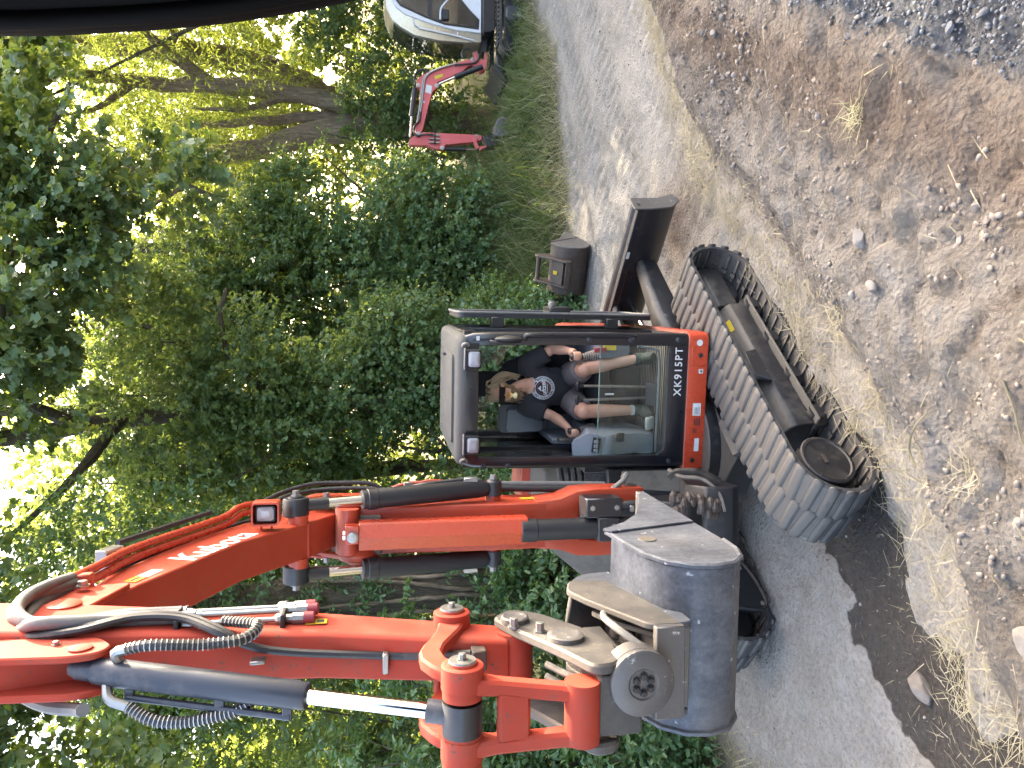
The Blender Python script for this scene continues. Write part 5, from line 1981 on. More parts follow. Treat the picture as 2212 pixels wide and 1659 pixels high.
# hitch ears on the bucket back
for w in (-.19, .12):
    m = K()
    m.prism(rpoly([(2.00, 2.14), (2.02, 2.27), (2.10, 2.33), (2.18, 2.30), (2.42, 2.20), (2.56, 2.14), (2.545, 2.02), (2.47, 2.02), (2.36, 2.10), (2.2, 2.13)], [.0, .06, .05, .03, .0, .02, .02, .0, .0, .0], 4), w - .011, w + .011)
    m.build('hitch_ear', 'steel_bucket', bk, .003)
m = K()
m.bx(-.18, .11, 2.50, 2.535, 2.02, 2.14)
m.build('hitch_bar', 'steel_worn', bk, .004)
m = K()
m.cyl((-.18, 2.09, 2.275), (.11, 2.09, 2.275), .024, n=14)
m.build('hitch_pin', 'steel_worn', bk)
for w in (-.13, .06):
    m = K()
    m.box((w, 2.536, 2.08), (.045, .004, .012))
    m.build('hitch_slot', 'zinc', bk)
# ------------------------------------------------------------------ cab of the main excavator
m = C()
# front posts with rounded outer edge, top beam and lower panel are one welded frame
for sg in (1, -1):
    P = rpoly([(sg * .415, -.02), (sg * .508, -.02), (sg * .508, .085), (sg * .43, .085)], [.006, .045, .02, .01], 4)
    rings = []
    for z, dx, dy in ((.745, 0, 0), (1.5, -.003 * sg, 0), (2.2, -.008 * sg, .0), (2.36, -.016 * sg, .01), (2.425, -.035 * sg, .03)):
        rings.append([(a + dx, b + dy, z) for a, b in P])
    m.loft(rings)
    m.bx(*sorted((sg * .43, sg * .50)), 1.16, 1.25, .75, 2.42)
m.bx(-.42, .42, -.014, .05, 2.325, 2.43)
m.bx(-.43, .43, .0, 1.2, 2.385, 2.42)
m.prism(rpoly([(-.42, .742), (.42, .742), (.42, .88), (.40, .895), (-.38, .895), (-.42, .96)], [0, 0, .02, .02, .06, .02], 4), -.016, .03, 'y')
m.bx(-.502, -.44, .085, 1.16, .745, .80)
m.bx(-.502, -.45, .085, 1.16, 2.33, 2.42)
m.bx(.45, .500, .085, 1.16, 2.33, 2.42)
m.bx(.44, .502, .085, 1.16, .745, .80)
m.bx(.455, .50, .60, .66, .80, 2.35)
m.bx(-.50, -.455, .58, .62, .80, 2.35)
CF = m.build('cab_frame', 'navy', EX, .005, seg=2)
# diagonal seam lines and cab bolts
for x, z in ((.453, 1.517), (.455, 1.20), (.46, .83), (-.47, 2.28), (-.47, 2.10), (-.46, .86), (.44, 2.14)):
    bolt(CF, CT, (x, -.02, z), (0, -1, 0), .014, .014, 'cyl_grey')
# roof
m = C()
ro = rpoly([(-.47, -.02), (.475, -.02), (.485, 1.25), (-.44, 1.25)], [.10, .10, .06, .06], 5)
cx_, cy_ = 0., .6


def sc(poly, k, z):
    return [(cx_ + (a - cx_) * k, cy_ + (b - cy_) * k, z) for a, b in poly]


m.loft([sc(ro, 1.0, 2.415), sc(ro, 1.01, 2.435), sc(ro, .985, 2.468), sc(ro, .93, 2.482), sc(ro, .5, 2.49)])
RF = m.build('roof', 'roof_grey', EX, 0, 50)
m = C()
hp = rpoly([(-.33, .12), (.33, .12), (.33, .62), (-.33, .62)], .06, 4)
m.loft([[(a, b, 2.475) for a, b in hp], [(a, b, 2.502) for a, b in hp], [(a * .95, .37 + (b - .37) * .94, 2.508) for a, b in hp]])
m.build('roof_hatch', 'roof_grey', RF, 0, 50)
m = C()
m.cyl((.30, .5, 2.48), (.30, .5, 2.53), .012, n=10)
m.build('antenna_stub', 'cyl_grey', RF)
for x in (.40, -.43):
    m = C()
    m.tube([(x, -.03, 2.40), (x + .02, -.06, 2.415), (x + .015, -.05, 2.44), (x - .01, -.01, 2.445)], .010, 6, sub=5)
    m.build('roof_clip', 'hose_grey', RF)
# headlamps under the roof edge
for x in (.31, -.305):
    m = C()
    q = rpoly([(-.068, -.055), (.068, -.055), (.068, .055), (-.068, .055)], .018, 4)
    m.loft([[(x + a, -.012, 2.372 + b) for a, b in q], [(x + a, -.085, 2.372 + b) for a, b in q], [(x + a * .9, -.092, 2.372 + b * .9) for a, b in q], [(x + a * .88, -.08, 2.372 + b * .88) for a, b in q]])
    hl_ = m.build('headlamp', 'plastic_dark', CF, 0, 35)
    tag(hl_, 'square clear headlamp under the roof edge')
    m = C()
    q = rpoly([(-.055, -.043), (.055, -.043), (.055, .043), (-.055, .043)], .02, 4)
    m.loft([[(x + a, -.07, 2.368 + b) for a, b in q], [(x + a, -.093, 2.368 + b) for a, b in q], [(x + a * .8, -.102, 2.368 + b * .8) for a, b in q], [(x + a * .4, -.106, 2.368 + b * .4) for a, b in q]])
    ln = m.build('lens', 'lamp_lens', EX, 0, 60)
    m = C()
    m.bx(x - .078, x + .078, -.09, .0, 2.425, 2.436)
    m.build('lamp_bracket', 'cyl_grey', CF, .003)
# handrail and mirror on the right post
m = C()
m.tube([(.455, -.02, 1.99), (.47, -.065, 2.0), (.488, -.09, 1.965), (.492, -.095, 1.6), (.492, -.09, 1.23), (.475, -.065, 1.185), (.455, -.02, 1.18)], .014, 8, sub=6)
m.build('handrail', 'navy', EX)
m = C()
m.ball((.455, -.11, 2.13), (.028, .075, .10), 14, 10)
m.box((.45, -.06, 2.13), (.02, .08, .03))
mi = m.build('mirror', 'plastic_dark', EX)
tag(mi, 'black mirror housing beside the cab post')
m = C()
m.tube([(.44, -.02, 2.24), (.435, -.05, 2.235), (.43, -.06, 2.12), (.435, -.05, 2.03), (.44, -.02, 2.02)], .009, 6, sub=5)
m.build('mirror_bracket', 'cyl_black', mi)
decal(CF, CT, (.455, -.024, 2.335), (1, 0, 0), (0, 0, 1), .03, .022, 'decal_white', 'white_label')
text('lettering', 'XK915PT', .082, frame_M(cw(.22, -.0175, .812), CX, ZU), 'decal_white', CF, bold=.001, spacing=1.16)
# glazing
m = C()
m.prism(rpoly([(-.42, .89), (.42, .89), (.42, 1.415), (-.42, 1.415)], [.05, .05, .004, .004], 4), .012, .018, 'y')
gl_ = m.build('front_lower_pane', 'glass_green', EX, smooth=0)
m = C()
m.bx(-.42, .42, .010, .020, 1.4152, 1.420)
m.build('pane_edge', 'decal_green', gl_)
m = C()
m.bx(-.485, -.480, .09, 1.15, 1.02, 2.33)
m.build('side_pane', 'glass', EX, smooth=0)
m = C()
m.bx(.478, .483, .665, 1.15, .90, 2.33)
m.build('side_pane', 'glass_dark', EX, smooth=0)
m = C()
m.bx(-.43, .43, 1.20, 1.205, 1.55, 2.38)
m.build('rear_pane', 'glass', EX, smooth=0)
# open door folded back along the cab side
m = C()
dr = rpoly([(.70, .76), (1.42, .76), (1.42, 1.5), (1.36, 2.40), (.70, 2.40)], .06, 4)
di = rpoly([(.75, 1.0), (1.36, 1.0), (1.36, 1.5), (1.30, 2.34), (.75, 2.34)], .05, 4)
m.loft([[(.575, a, b) for a, b in dr], [(.615, a, b) for a, b in dr], [(.615, a, b) for a, b in di], [(.575, a, b) for a, b in di]], closed=True)
DR = m.build('cab_door', 'black_steel', EX, 0, 30)
tag(DR, 'open cab door folded back along the cab side')
m = C()
m.prism(di, .592, .597)
m.build('door_pane', 'glass_dark', DR, smooth=0)
m = C()
m.tube([(.62, a, b) for a, b in dr], .011, 6, closed=True, caps=False)
m.build('door_seal', 'hose_grey', DR)
m = C()
m.prism(rpoly([(.72, 1.46), (.96, 1.44), (.98, 1.58), (.90, 1.66), (.72, 1.64)], .03, 3), .616, .675)
dh = m.build('door_handle', 'plastic_dark', DR, .01)
m = C()
m.lathe((.675, .80, 1.60), (1, .2, .3), [(0, .03), (.03, .03), (.04, .02), (.055, .02)], 12)
m.build('latch_knob', 'hose_grey', DR)
for z in (1.12, 2.08):
    m = C()
    m.bx(.50, .585, .66, .73, z - .05, z + .05)
    m.build('hinge', 'plastic_dark', DR, .006)
decal(DR, CT, (.486, .88, 1.35), (0, 1, 0), (0, 0, 1), .10, .11, 'decal_yellow', 'yellow_label')
decal(DR, CT, (.487, .88, 1.72), (0, 1, 0), (0, 0, 1), .05, .06, 'decal_white', 'white_label')
# red sill
m = C()
sill = rpoly([(-.522, -.035), (.485, -.035), (.515, .0), (.525, .06), (-.52, .06)], [.015, .03, .02, .01, .01], 3)
m.loft([[(a, b, .592) for a, b in sill], [(a, b, .742) for a, b in sill]])
m.loft([[(.44, .06, .60), (.525, .06, .60), (.525, .06, .745), (.44, .06, .745)], [(.44, 1.15, .71), (.525, 1.15, .71), (.525, 1.15, .752), (.44, 1.15, .752)]])
SL = m.build('red_sill', 'red_bright', EX, .008, seg=2)
fy = -.0365
decal(SL, CT, (-.063, fy, .660), (1, 0, 0), (0, 0, 1), .095, .064, 'decal_white', 'type_label')
for i in range(4):
    decal(SL, CT, (-.075 + .0 * i, fy - .0015, .640 + .011 * i), (1, 0, 0), (0, 0, 1), .055, .0035, 'decal_ink', 'printed_line', .0008)
decal(SL, CT, (-.035, fy - .0015, .668), (1, 0, 0), (0, 0, 1), .024, .026, 'decal_grey', 'printed_square', .0008)
decal(SL, CT, (-.335, fy, .648), (1, 0, 0), (0, 0, 1), .10, .036, 'decal_grey', 'maker_plate')
decal(SL, CT, (.227, fy, .643), (1, 0, 0), (0, 0, 1), .034, .034, 'decal_white', 'small_label')
decal(SL, CT, (.227, fy - .0015, .640), (1, 0, 0), (0, 0, 1), .016, .014, 'decal_ink', 'printed_sign', .0008)
for i in range(4):
    decal(SL, CT, (-.158 - .0 * i, fy, .632 + .0135 * i), (1, 0, 0), (0, 0, 1), .06 if i < 3 else .045, .0065, 'mesh_black', 'louvre_slot')
for i in range(3):
    decal(SL, CT, (-.225, fy, .655 + .012 * i), (1, 0, 0), (0, 0, 1), .038, .0045, 'mesh_black', 'louvre_slot')
m = C()
m.lathe((.441, fy, .662), (0, -1, 0), [(0, .024), (.0015, .024), (.0016, .001)], 20)
m.build('round_badge', 'decal_white', SL, smooth=0)
m = C()
m.prism(rpoly([(.27, .60), (.41, .60), (.41, .72), (.27, .72)], .012, 3), -.039, -.036, 'y')
m.build('access_flap', 'red_bright', SL, .0015)
for x, z in ((.347, .652), (-.455, .676)):
    m = C()
    m.lathe((x, -.0385, z), (0, -1, 0), [(0, .018), (.003, .018), (.004, .012), (.006, .012), (.0061, .001)], 16)
    m.build('lock', 'plastic_dark', SL)
# tie-down eye below the sill
m = C()
m.tube([(.175, .03, .60), (.178, .03, .555), (.20, .03, .525), (.235, .03, .515), (.27, .03, .525), (.292, .03, .555), (.295, .03, .60)], .017, 8, sub=5)
m.build('tie_down_eye', 'cyl_grey', EX)

# ---- cab interior --------------------------------------------------------
m = C()
m.bx(-.45, .45, .04, 1.2, .845, .875)
fl_ = m.build('cab_floor', 'mat_rubber', EX)
m = C()
for i in range(16):
    m.bx(-.30, .42, .10 + i * .035, .118 + i * .035, .876, .882)
m.build('floor_mat_ribs', 'rubber_dark', fl_)
m = C()
m.bx(-.44, .44, 1.08, 1.17, .88, 1.55)
m.build('rear_wall', 'plastic_grey', EX, .01)
m = C()
m.loft([[(a, 1.05, z) for a, z in rpoly([(-.43, 1.55), (-.18, 1.55), (-.18, 1.98), (-.43, 1.98)], .04, 3)], [(a, 1.18, z) for a, z in rpoly([(-.43, 1.55), (-.18, 1.55), (-.18, 1.98), (-.43, 1.98)], .04, 3)]])
m.build('rear_box', 'plastic_grey', EX, .006)
m = C()
m.prism(rpoly([(-.42, 1.60), (-.22, 1.60), (-.22, 1.92), (-.42, 1.92)], .03, 3), 1.02, 1.05, 'y')
m.build('rear_box_lid', 'plastic_light', EX, .006)
m = C()
m.bx(-.45, -.40, .6, 1.15, 1.0, 1.62)
m.build('side_trim', 'plastic_grey', EX, .01)
# seat
m = C()
m.loft([[(a, y, z) for a, y in rpoly([(-.26, .52), (.24, .52), (.25, 1.02), (-.27, 1.02)], .07, 4)] for z in (1.16, 1.20, 1.30)])
seat = m.build('seat', 'seat_cloth', EX, .025, seg=2)
m = C()
rings = []
for z, w, y0, t in ((1.24, .25, 1.0, .12), (1.5, .27, 1.03, .14), (1.75, .26, 1.06, .13), (1.92, .20, 1.09, .11), (1.98, .12, 1.10, .08)):
    rings.append([(a - .01, b, z) for a, b in rpoly([(-w, y0), (w, y0), (w, y0 + t), (-w, y0 + t)], .05, 3)])
m.loft(rings)
m.build('backrest', 'seat_cloth', seat, 0, 60)
m = C()
m.loft([[(a, y, z) for a, y in rpoly([(-.12, 1.08), (.10, 1.08), (.10, 1.16), (-.12, 1.16)], .03, 3)] for z in (1.99, 2.02, 2.2)])
m.build('headrest', 'seat_cloth', seat, .02)
m = C()
m.bx(-.2, .2, .58, 1.0, .88, 1.16)
m.build('seat_base', 'plastic_dark', seat, .02)
# consoles
m = C()
cp_ = [(.18, .90), (.20, 1.05), (.13, 1.28), (.20, 1.40), (.46, 1.40), (.95, 1.36), (.95, 1.0), (.5, .9)]
m.loft([[(-.45, y, z) for y, z in cp_], [(-.28, y, z) for y, z in cp_]])
co_ = m.build('right_console', 'plastic_light', EX, .03, seg=2)
m = C()
m.loft([[(-.47, .16, 1.34), (-.30, .14, 1.30), (-.27, .16, 1.44), (-.35, .24, 1.56), (-.47, .26, 1.54)], [(-.47, .40, 1.36), (-.27, .40, 1.34), (-.27, .40, 1.40), (-.34, .40, 1.44), (-.47, .40, 1.46)]])
pn = m.build('instrument_panel', 'plastic_light', EX, .015, seg=2)
m = C()
m.plate([(-.43, .145, 1.36), (-.31, .135, 1.35), (-.30, .142, 1.41), (-.42, .152, 1.42)], .012)
m.build('switch_frame', 'plastic_dark', pn, .003)
for i in range(3):
    m = C()
    m.box((-.405 + .035 * i, .136, 1.388), (.026, .012, .034))
    m.build('switch', 'plastic_light', pn, .003)
m = C()
m.bx(-.36, -.33, .23, .29, 1.54, 1.66)
m.build('display_stalk', 'plastic_dark', pn, .01)
m = C()
m.bx(-.30, -.295, .13, .2, 1.16, 1.24)
m.build('yellow_label', 'decal_yellow', co_)
m = C()
m.box((-.30, .12, 1.20), (.07, .02, .06))
m.build('console_knob', 'plastic_dark', co_, .006)
m = C()
m.loft([[(.28, y, z) for y, z in [(.40, 1.05), (.38, 1.30), (.95, 1.34), (.95, 1.0)]], [(.44, y, z) for y, z in [(.40, 1.05), (.38, 1.30), (.95, 1.34), (.95, 1.0)]]])
lc_ = m.build('left_console', 'plastic_grey', EX, .025, seg=2)
m = C()
m.bx(.35, .43, .36, .38, 1.18, 1.28)
m.build('yellow_label', 'decal_yellow', lc_)
m = C()
m.bx(.33, .37, .35, .37, 1.26, 1.36)
m.build('red_lever', 'cap_red', lc_, .004)
for x, s_ in ((.285, 1), (-.31, -1)):
    m = C()
    pr = []
    for i in range(7):
        r_ = .062 - .005 * i
        pr += [(i * .017, r_), (i * .017 + .009, r_ - .010)]
    m.lathe((x, .48, 1.315), (0, -.15, 1), pr, 18)
    js = m.build('joystick_boot', 'rubber_dark', EX, 0, 60)
    m = C()
    m.tube([(x, .465, 1.40), (x, .455, 1.45), (x, .45, 1.50)], [.016, .022, .026], 12)
    m.ball((x, .448, 1.505), (.028, .030, .028), 14, 9)
    m.build('joystick_grip', 'plastic_dark', js)
# travel levers and pedals
for x in (.074, -.039):
    m = C()
    m.tube([(x * .75 + .005, .34, .88), (x, .30, 1.48)], .0105, 10)
    lv_ = m.build('travel_lever', 'zinc', EX)
    m = C()
    m.tube([(x - .035, .30, 1.50), (x, .30, 1.505), (x + .035, .30, 1.495)], [.011, .017, .012], 10, sub=3)
    m.lathe((x, .30, 1.455), (0, 0, 1), [(0, .013), (.05, .017)], 12)
    m.build('lever_grip', 'plastic_dark', lv_)
    m = C()
    m.box((x * .75, .28, .90), (.09, .13, .02), [(1, 0, 0), (0, .94, .34), (0, -.34, .94)])
    m.build('pedal', 'mat_rubber', lv_, .004)
m = C()
m.tube([(-.38, .10, .92), (-.36, .08, .93), (.30, .08, .93), (.38, .09, .98), (.40, .10, 1.10)], .010, 8, sub=4)
m.build('foot_rail', 'plastic_light', EX)
m = C()
m.box((-.20, .16, .955), (.10, .03, .10), [(1, 0, 0), (0, .8, .6), (0, -.6, .8)])
m.build('folded_paper', 'decal_white', EX, .01)
m = C()
m.tube([(.01, .29, 1.21), (.01, .288, 1.28)], .008, 6)
m.build('spanner_sticker', 'decal_grey', EX)

# ---- body beside and behind the cab ------------------------------------------
m = C()
bp_ = rpoly([(-.62, .60), (-1.64, .60), (-1.66, 1.20), (-1.24, 1.70), (-.62, 1.72)], [.03, .12, .34, .18, .03], 8)
m.prism(bp_, .42, 1.55, 'y')
m.build('side_cover', 'cover_beige', EX, .02, seg=2)
m = C()
m.prism(rpoly([(-1.4, .62), (.50, .62), (.50, 1.28), (.40, 1.36), (-.5, 1.40), (-.62, 1.66), (-1.2, 1.70)], .08, 4), 1.27, 1.95, 'y')
m.build('engine_hood', 'red', EX, .02)
m = C()
m.bx(-1.0, -.52, .95, 1.26, 1.60, 1.80)
hd_ = m.build('hood_lip', 'red', EX, .012)
m = C()
m.bx(-1.0, -.50, .93, .949, 1.66, 1.72)
m.build('dusty_ledge', 'cover_beige', hd_, .004)
for i in range(5):
    m = C()
    m.tube([(-.535 - .01 * i, .5, 1.60 - .055 * i), (-.66, .42, 1.585 - .055 * i), (-.80, .44, 1.575 - .05 * i), (-.90, .6, 1.60 - .05 * i)], .028, 8, sub=5)
    m.build('ribbed_hose', 'hose', EX)
g = G('wire_mesh')
vv_ = g('TexVoronoi', Scale=70, p_feature='DISTANCE_TO_EDGE')
g.set(vv_.inputs['Vector'], pos(g))
fac_ = g.ramp(vv_.outputs[0], (.08, 1.0), (.14, 0.0))
g.out(g('BsdfPrincipled', Base_Color=g.mix(fac_, (.008, .008, .009), (.07, .065, .06)), Roughness=.6))
m = C()
m.bx(-.86, -.54, .30, .32, 1.20, 1.42)
m.build('wire_mesh', 'wire_mesh', EX, .003)
m = C()
m.bx(-.60, -.54, .22, .34, .70, 1.45)
m.build('mesh_frame', 'black_dusty', EX, .006)
# ------------------------------------------------------------------ operator
from mathutils.bvhtree import BVHTree
PE = root('person', tuple(cw(-.02, .93, 1.30)), 'operator in a black printed T-shirt, grey shorts and sunglasses sitting in the cab', 'person')


def remesh(name, mb, vox, mat, parent, smooth=4, cut=None):
    me = bpy.data.meshes.new('tmp')
    P = mb.pts()
    me.from_pydata(P.tolist(), [], mb.f)
    bm = bmesh.new()
    bm.from_mesh(me)
    bmesh.ops.recalc_face_normals(bm, faces=bm.faces)
    bm.to_mesh(me)
    bm.free()
    t = bpy.data.objects.new('tmp', me)
    COL.objects.link(t)
    md = t.modifiers.new('r', 'REMESH')
    md.mode = 'VOXEL'
    md.voxel_size = vox
    if smooth:
        sm = t.modifiers.new('s', 'SMOOTH')
        sm.iterations = smooth
        sm.factor = .5
    dg = bpy.context.evaluated_depsgraph_get()
    ev = bpy.data.meshes.new_from_object(t.evaluated_get(dg))
    bpy.data.objects.remove(t)
    ev.name = name
    if cut:
        bm = bmesh.new()
        bm.from_mesh(ev)
        kill = [v for v in bm.verts if cut(np.array(v.co))]
        bmesh.ops.delete(bm, geom=kill, context='VERTS')
        bm.to_mesh(ev)
        bm.free()
    ev.transform(Matrix.Translation(-Vector(ORG[parent.name])))
    ev.materials.clear()
    ev.shade_smooth()
    return finish(name, ev, mat, parent, 0)


J = dict(hip=(-.02, .95, 1.40), waist=(-.015, .93, 1.50), chest=(.005, .88, 1.68), neck=(.02, .84, 1.82), head=(-.045, .775, 2.01),
         shR=(.185, .88, 1.785), shL=(-.165, .88, 1.80), elR=(.325, .80, 1.585), elL=(-.235, .76, 1.585), wrR=(.325, .56, 1.50), wrL=(-.30, .54, 1.50),
         hiR=(.09, .93, 1.38), hiL=(-.115, .93, 1.38), knR=(.19, .45, 1.41), knL=(-.155, .45, 1.405), anR=(.285, .37, .985), anL=(-.13, .37, .975), toR=(.31, .21, .925), toL=(-.16, .20, .92))
J = {k: V3(*v) for k, v in J.items()}
HD = J['head']
b = C()
b.tube([J['hip'], J['waist'], J['chest'], J['neck'] - V3(0, 0, .03)], [.14, .135, .15, .08], 16, sub=3)
b.tube([J['neck'] - V3(0, 0, .05), J['neck'] + V3(-.02, -.02, .04), HD - V3(0, -.01, .06)], [.06, .054, .055], 12)
# head: skull, face, jaw, nose, ears, brow
b.ball(HD + V3(0, .015, .02), (.074, .092, .095), 16, 12)
b.ball(HD + V3(-.003, -.035, -.045), (.056, .056, .07), 14, 10)
b.ball(HD + V3(-.003, -.045, -.098), (.034, .034, .028), 10, 8)
b.tube([HD + V3(-.004, -.082, .035), HD + V3(-.005, -.108, -.018), HD + V3(-.004, -.09, -.03)], [.010, .016, .013], 8)
b.ball(HD + V3(0, -.072, .045), (.052, .018, .014), 10, 6)
for sg in (1, -1):
    b.ball(HD + V3(sg * .076, .015, -.005), (.010, .022, .03), 8, 6)
    b.ball(HD + V3(sg * .036, -.068, -.02), (.022, .016, .018), 8, 6)
for s_ in 'RL':
    b.tube([J['chest'] * .3 + J['sh' + s_] * .7, J['sh' + s_], J['sh' + s_] * .5 + J['el' + s_] * .5, J['el' + s_]], [.062, .06, .052, .043], 12, sub=2)
    b.tube([J['el' + s_], J['el' + s_] * .65 + J['wr' + s_] * .35 + V3(0, 0, -.006), J['wr' + s_]], [.043, .045, .028], 12, sub=3)
    b.tube([J['hi' + s_], J['hi' + s_] * .5 + J['kn' + s_] * .5, J['kn' + s_]], [.095, .082, .06], 14, sub=3)
    b.ball(J['kn' + s_] + V3(0, -.012, .0), (.054, .05, .058), 12, 8)
    b.tube([J['kn' + s_], J['kn' + s_] * .68 + J['an' + s_] * .32 + V3(0, .03, 0), J['an' + s_]], [.055, .058, .036], 12, sub=3)
    b.tube([J['an' + s_], J['an' + s_] + V3(0, -.01, -.05), J['to' + s_]], [.036, .04, .026], 10)
    # hand closed round the joystick grip
    sg = 1 if s_ == 'R' else -1
    jx = .285 if s_ == 'R' else -.31
    g0 = V3(jx, .45, 1.485)
    w_ = J['wr' + s_]
    palm = w_ * .35 + (g0 + V3(sg * .03, .03, .012)) * .65
    b.tube([w_, palm, g0 + V3(sg * .034, .012, .008)], [.027, .036, .03], 10)
    for k, (dz, L_) in enumerate(((.022, 1.0), (.004, 1.08), (-.014, 1.0), (-.031, .84))):
        base = g0 + V3(sg * .040, -.006, dz)
        b.tube([base, base + V3(-sg * .010 * L_, -.030 * L_, -.002), base + V3(-sg * .040 * L_, -.038 * L_, -.004), base + V3(-sg * .060 * L_, -.020 * L_, -.006)], [.0105, .0100, .0092, .0082], 8, sub=2)
    tb = g0 + V3(sg * .012, .034, .02)
    b.tube([palm + V3(0, .0, .01), tb, tb + V3(-sg * .03, -.012, .012), tb + V3(-sg * .043, -.034, .010)], [.014, .0125, .0115, .0095], 8, sub=2)
body = remesh('body', b, .0082, 'skin', PE, 3)
# clothes
s = C()
s.tube([J['hip'] + V3(0, 0, .02), J['waist'], J['chest'], J['neck'] - V3(0, 0, .045)], [.162, .156, .172, .105], 18, sub=4)
for q_ in 'RL':
    s.tube([J['chest'] * .45 + J['sh' + q_] * .55, J['sh' + q_] + V3(0, 0, .0), J['sh' + q_] * .42 + J['el' + q_] * .58, J['sh' + q_] * .22 + J['el' + q_] * .78], [.095, .083, .08, .078], 14, sub=3)
for i in range(9):
    rr = np.random.default_rng(i)
    z_ = 1.44 + .035 * i
    s.tube([(-.16, .86 + .02 * rr.normal(), z_ + .03 * rr.normal()), (0, .80 + .015 * rr.normal(), z_ + .02 * rr.normal()), (.16, .86, z_ + .03 * rr.normal())], .022, 6, sub=4)
nk = cw(*(J['neck'] + V3(-.01, -.02, .015)))
shirt = remesh('shirt', s, .012, 'shirt', PE, 5, cut=lambda v: np.linalg.norm(v - nk) < .078)
s = C()
s.tube([J['hip'] + V3(-.12, 0, .01), J['hip'] + V3(0, -.01, .0), J['hip'] + V3(.12, 0, .01)], [.12, .145, .12], 14, sub=3)
for q_ in 'RL':
    s.tube([J['hi' + q_], J['hi' + q_] * .5 + J['kn' + q_] * .5, J['hi' + q_] * .12 + J['kn' + q_] * .88], [.118, .106, .092], 14, sub=4)
remesh('shorts', s, .012, 'shorts', PE, 4)
for q_ in 'RL':
    s = C()
    a_, t_ = J['an' + q_], J['to' + q_]
    s.tube([a_ + V3(0, .0, .035), a_ + V3(0, .0, -.03)], [.046, .05], 12)
    s.tube([a_ + V3(0, .03, -.055), a_ + V3(0, -.03, -.055), a_ * .4 + t_ * .6, t_ + V3(0, -.01, .0)], [.045, .05, .047, .036], 12, sub=3)
    remesh('shoe', s, .010, 'shoe', PE, 3)
s = C()
s.tube([J['anL'] + V3(0, 0, .038), J['anL'] + V3(0, 0, .06)], .043, 12)
s.build('sock', 'sole', PE)
# hair: cap and dreadlocks falling to the right shoulder
s = C()
s.ball(HD + V3(.004, .022, .045), (.083, .094, .086), 16, 10)
s.ball(HD + V3(.03, .07, .01), (.07, .06, .08), 14, 9)
hair = remesh('hair', s, .010, 'hair', PE, 2, cut=lambda v: (v - cw(*(HD + V3(0, -.048, .0)))) @ CB < 0 and v[2] < HD[2] + .072)
s = C()
rr = np.random.default_rng(17)
for i in range(26):
    a0 = rr.uniform(-.3, 2.6)
    st = HD + V3(.078 * math.sin(a0), .07 - .05 * math.cos(a0), .08 - .05 * rr.random())
    en = HD + V3(.10 + .05 * rr.random() if i % 5 else -.05, .07 + .03 * rr.normal(), -.12 - .05 * rr.random())
    md_ = st * .45 + en * .55 + V3(.035 + .02 * rr.random(), -.01, .02)
    s.tube([st, st * .7 + md_ * .3 + V3(.01, 0, .02), md_, en], [.010, .0095, .0085, .004], 6, sub=4)
for i in range(9):
    x_ = rr.uniform(-.06, .07)
    s.tube([HD + V3(x_, -.045, .108), HD + V3(x_ * 1.1, -.005, .13), HD + V3(x_ * 1.2 + .02, .07, .11), HD + V3(x_ + .05, .12, .02)], .011, 6, sub=3)
s.build('dreadlocks', 'hair', PE)
s = C()
s.ball(HD + V3(-.003, -.052, -.088), (.055, .045, .052), 14, 9)
s.ball(HD + V3(-.003, -.060, -.125), (.034, .032, .042), 12, 8)
for sg in (1, -1):
    s.ball(HD + V3(sg * .055, -.02, -.055), (.020, .038, .05), 10, 7)
for i in range(60):
    p = HD + V3(rr.normal() * .028, -.075 + .015 * rr.normal(), -.10 + .025 * rr.normal())
    s.tube([p, p + V3(.006 * rr.normal(), -.012, -.028)], [.004, .001], 4)
s.build('beard', 'beard', PE)
# sunglasses
s = C()
for sg in (1, -1):
    q = rpoly([(-.034, -.024), (.032, -.029), (.037, .023), (-.036, .023)], .010, 3)
    s.loft([[(HD[0] - .003 + sg * .034 + a, HD[1] - .100 - .01 * (1 - abs(a) / .04), HD[2] + .022 + b_) for a, b_ in q], [(HD[0] - .003 + sg * .034 + a, HD[1] - .112 - .008 * (1 - abs(a) / .04), HD[2] + .022 + b_) for a, b_ in q]])
    s.tube([HD + V3(sg * .066, -.10, .034), HD + V3(sg * .078, -.04, .034), HD + V3(sg * .080, .02, .026)], .005, 6)
s.tube([HD + V3(-.012, -.114, .034), HD + V3(.008, -.114, .034)], .005, 6)
s.build('sunglasses', 'lens_black', PE, 0, 40)
# shirt print, wrapped onto the cloth
sh_me = shirt.data
off = Vector(ORG[PE.name])
bvh = BVHTree.FromPolygons([v.co + off for v in sh_me.vertices], [tuple(p.vertices) for p in sh_me.polygons])


def wrap(o, lift):
    for v in o.data.vertices:
        w_ = v.co + off
        hit = bvh.ray_cast(w_ - Vector(CB) * .5, Vector(CB))
        if hit[0] is not None:
            v.co = hit[0] - Vector(CB) * lift - off
    o.data.update()


LC = V3(.000, .62, 1.672)


def ring_mesh(name, r0, r1, mat, n=48):
    m = C()
    V, F = [], []
    for i in range(n):
        t = i * 2 * math.pi / n
        for r_ in (r0, (r0 + r1) / 2, r1):
            V.append((LC[0] + r_ * math.cos(t), LC[1], LC[2] + r_ * math.sin(t)))
    for i in range(n):
        j = (i + 1) % n
        for k in (0, 1):
            F.append((i * 3 + k, j * 3 + k, j * 3 + k + 1, i * 3 + k + 1))
    m.add(V, F)
    return m.build(name, mat, PE, recalc=False, smooth=0)


rg_ = ring_mesh('print_ring', .064, .097, 'print_grey')
wrap(rg_, .0025)
rg_ = ring_mesh('print_inner_ring', .050, .054, 'cap_red')
wrap(rg_, .0025)


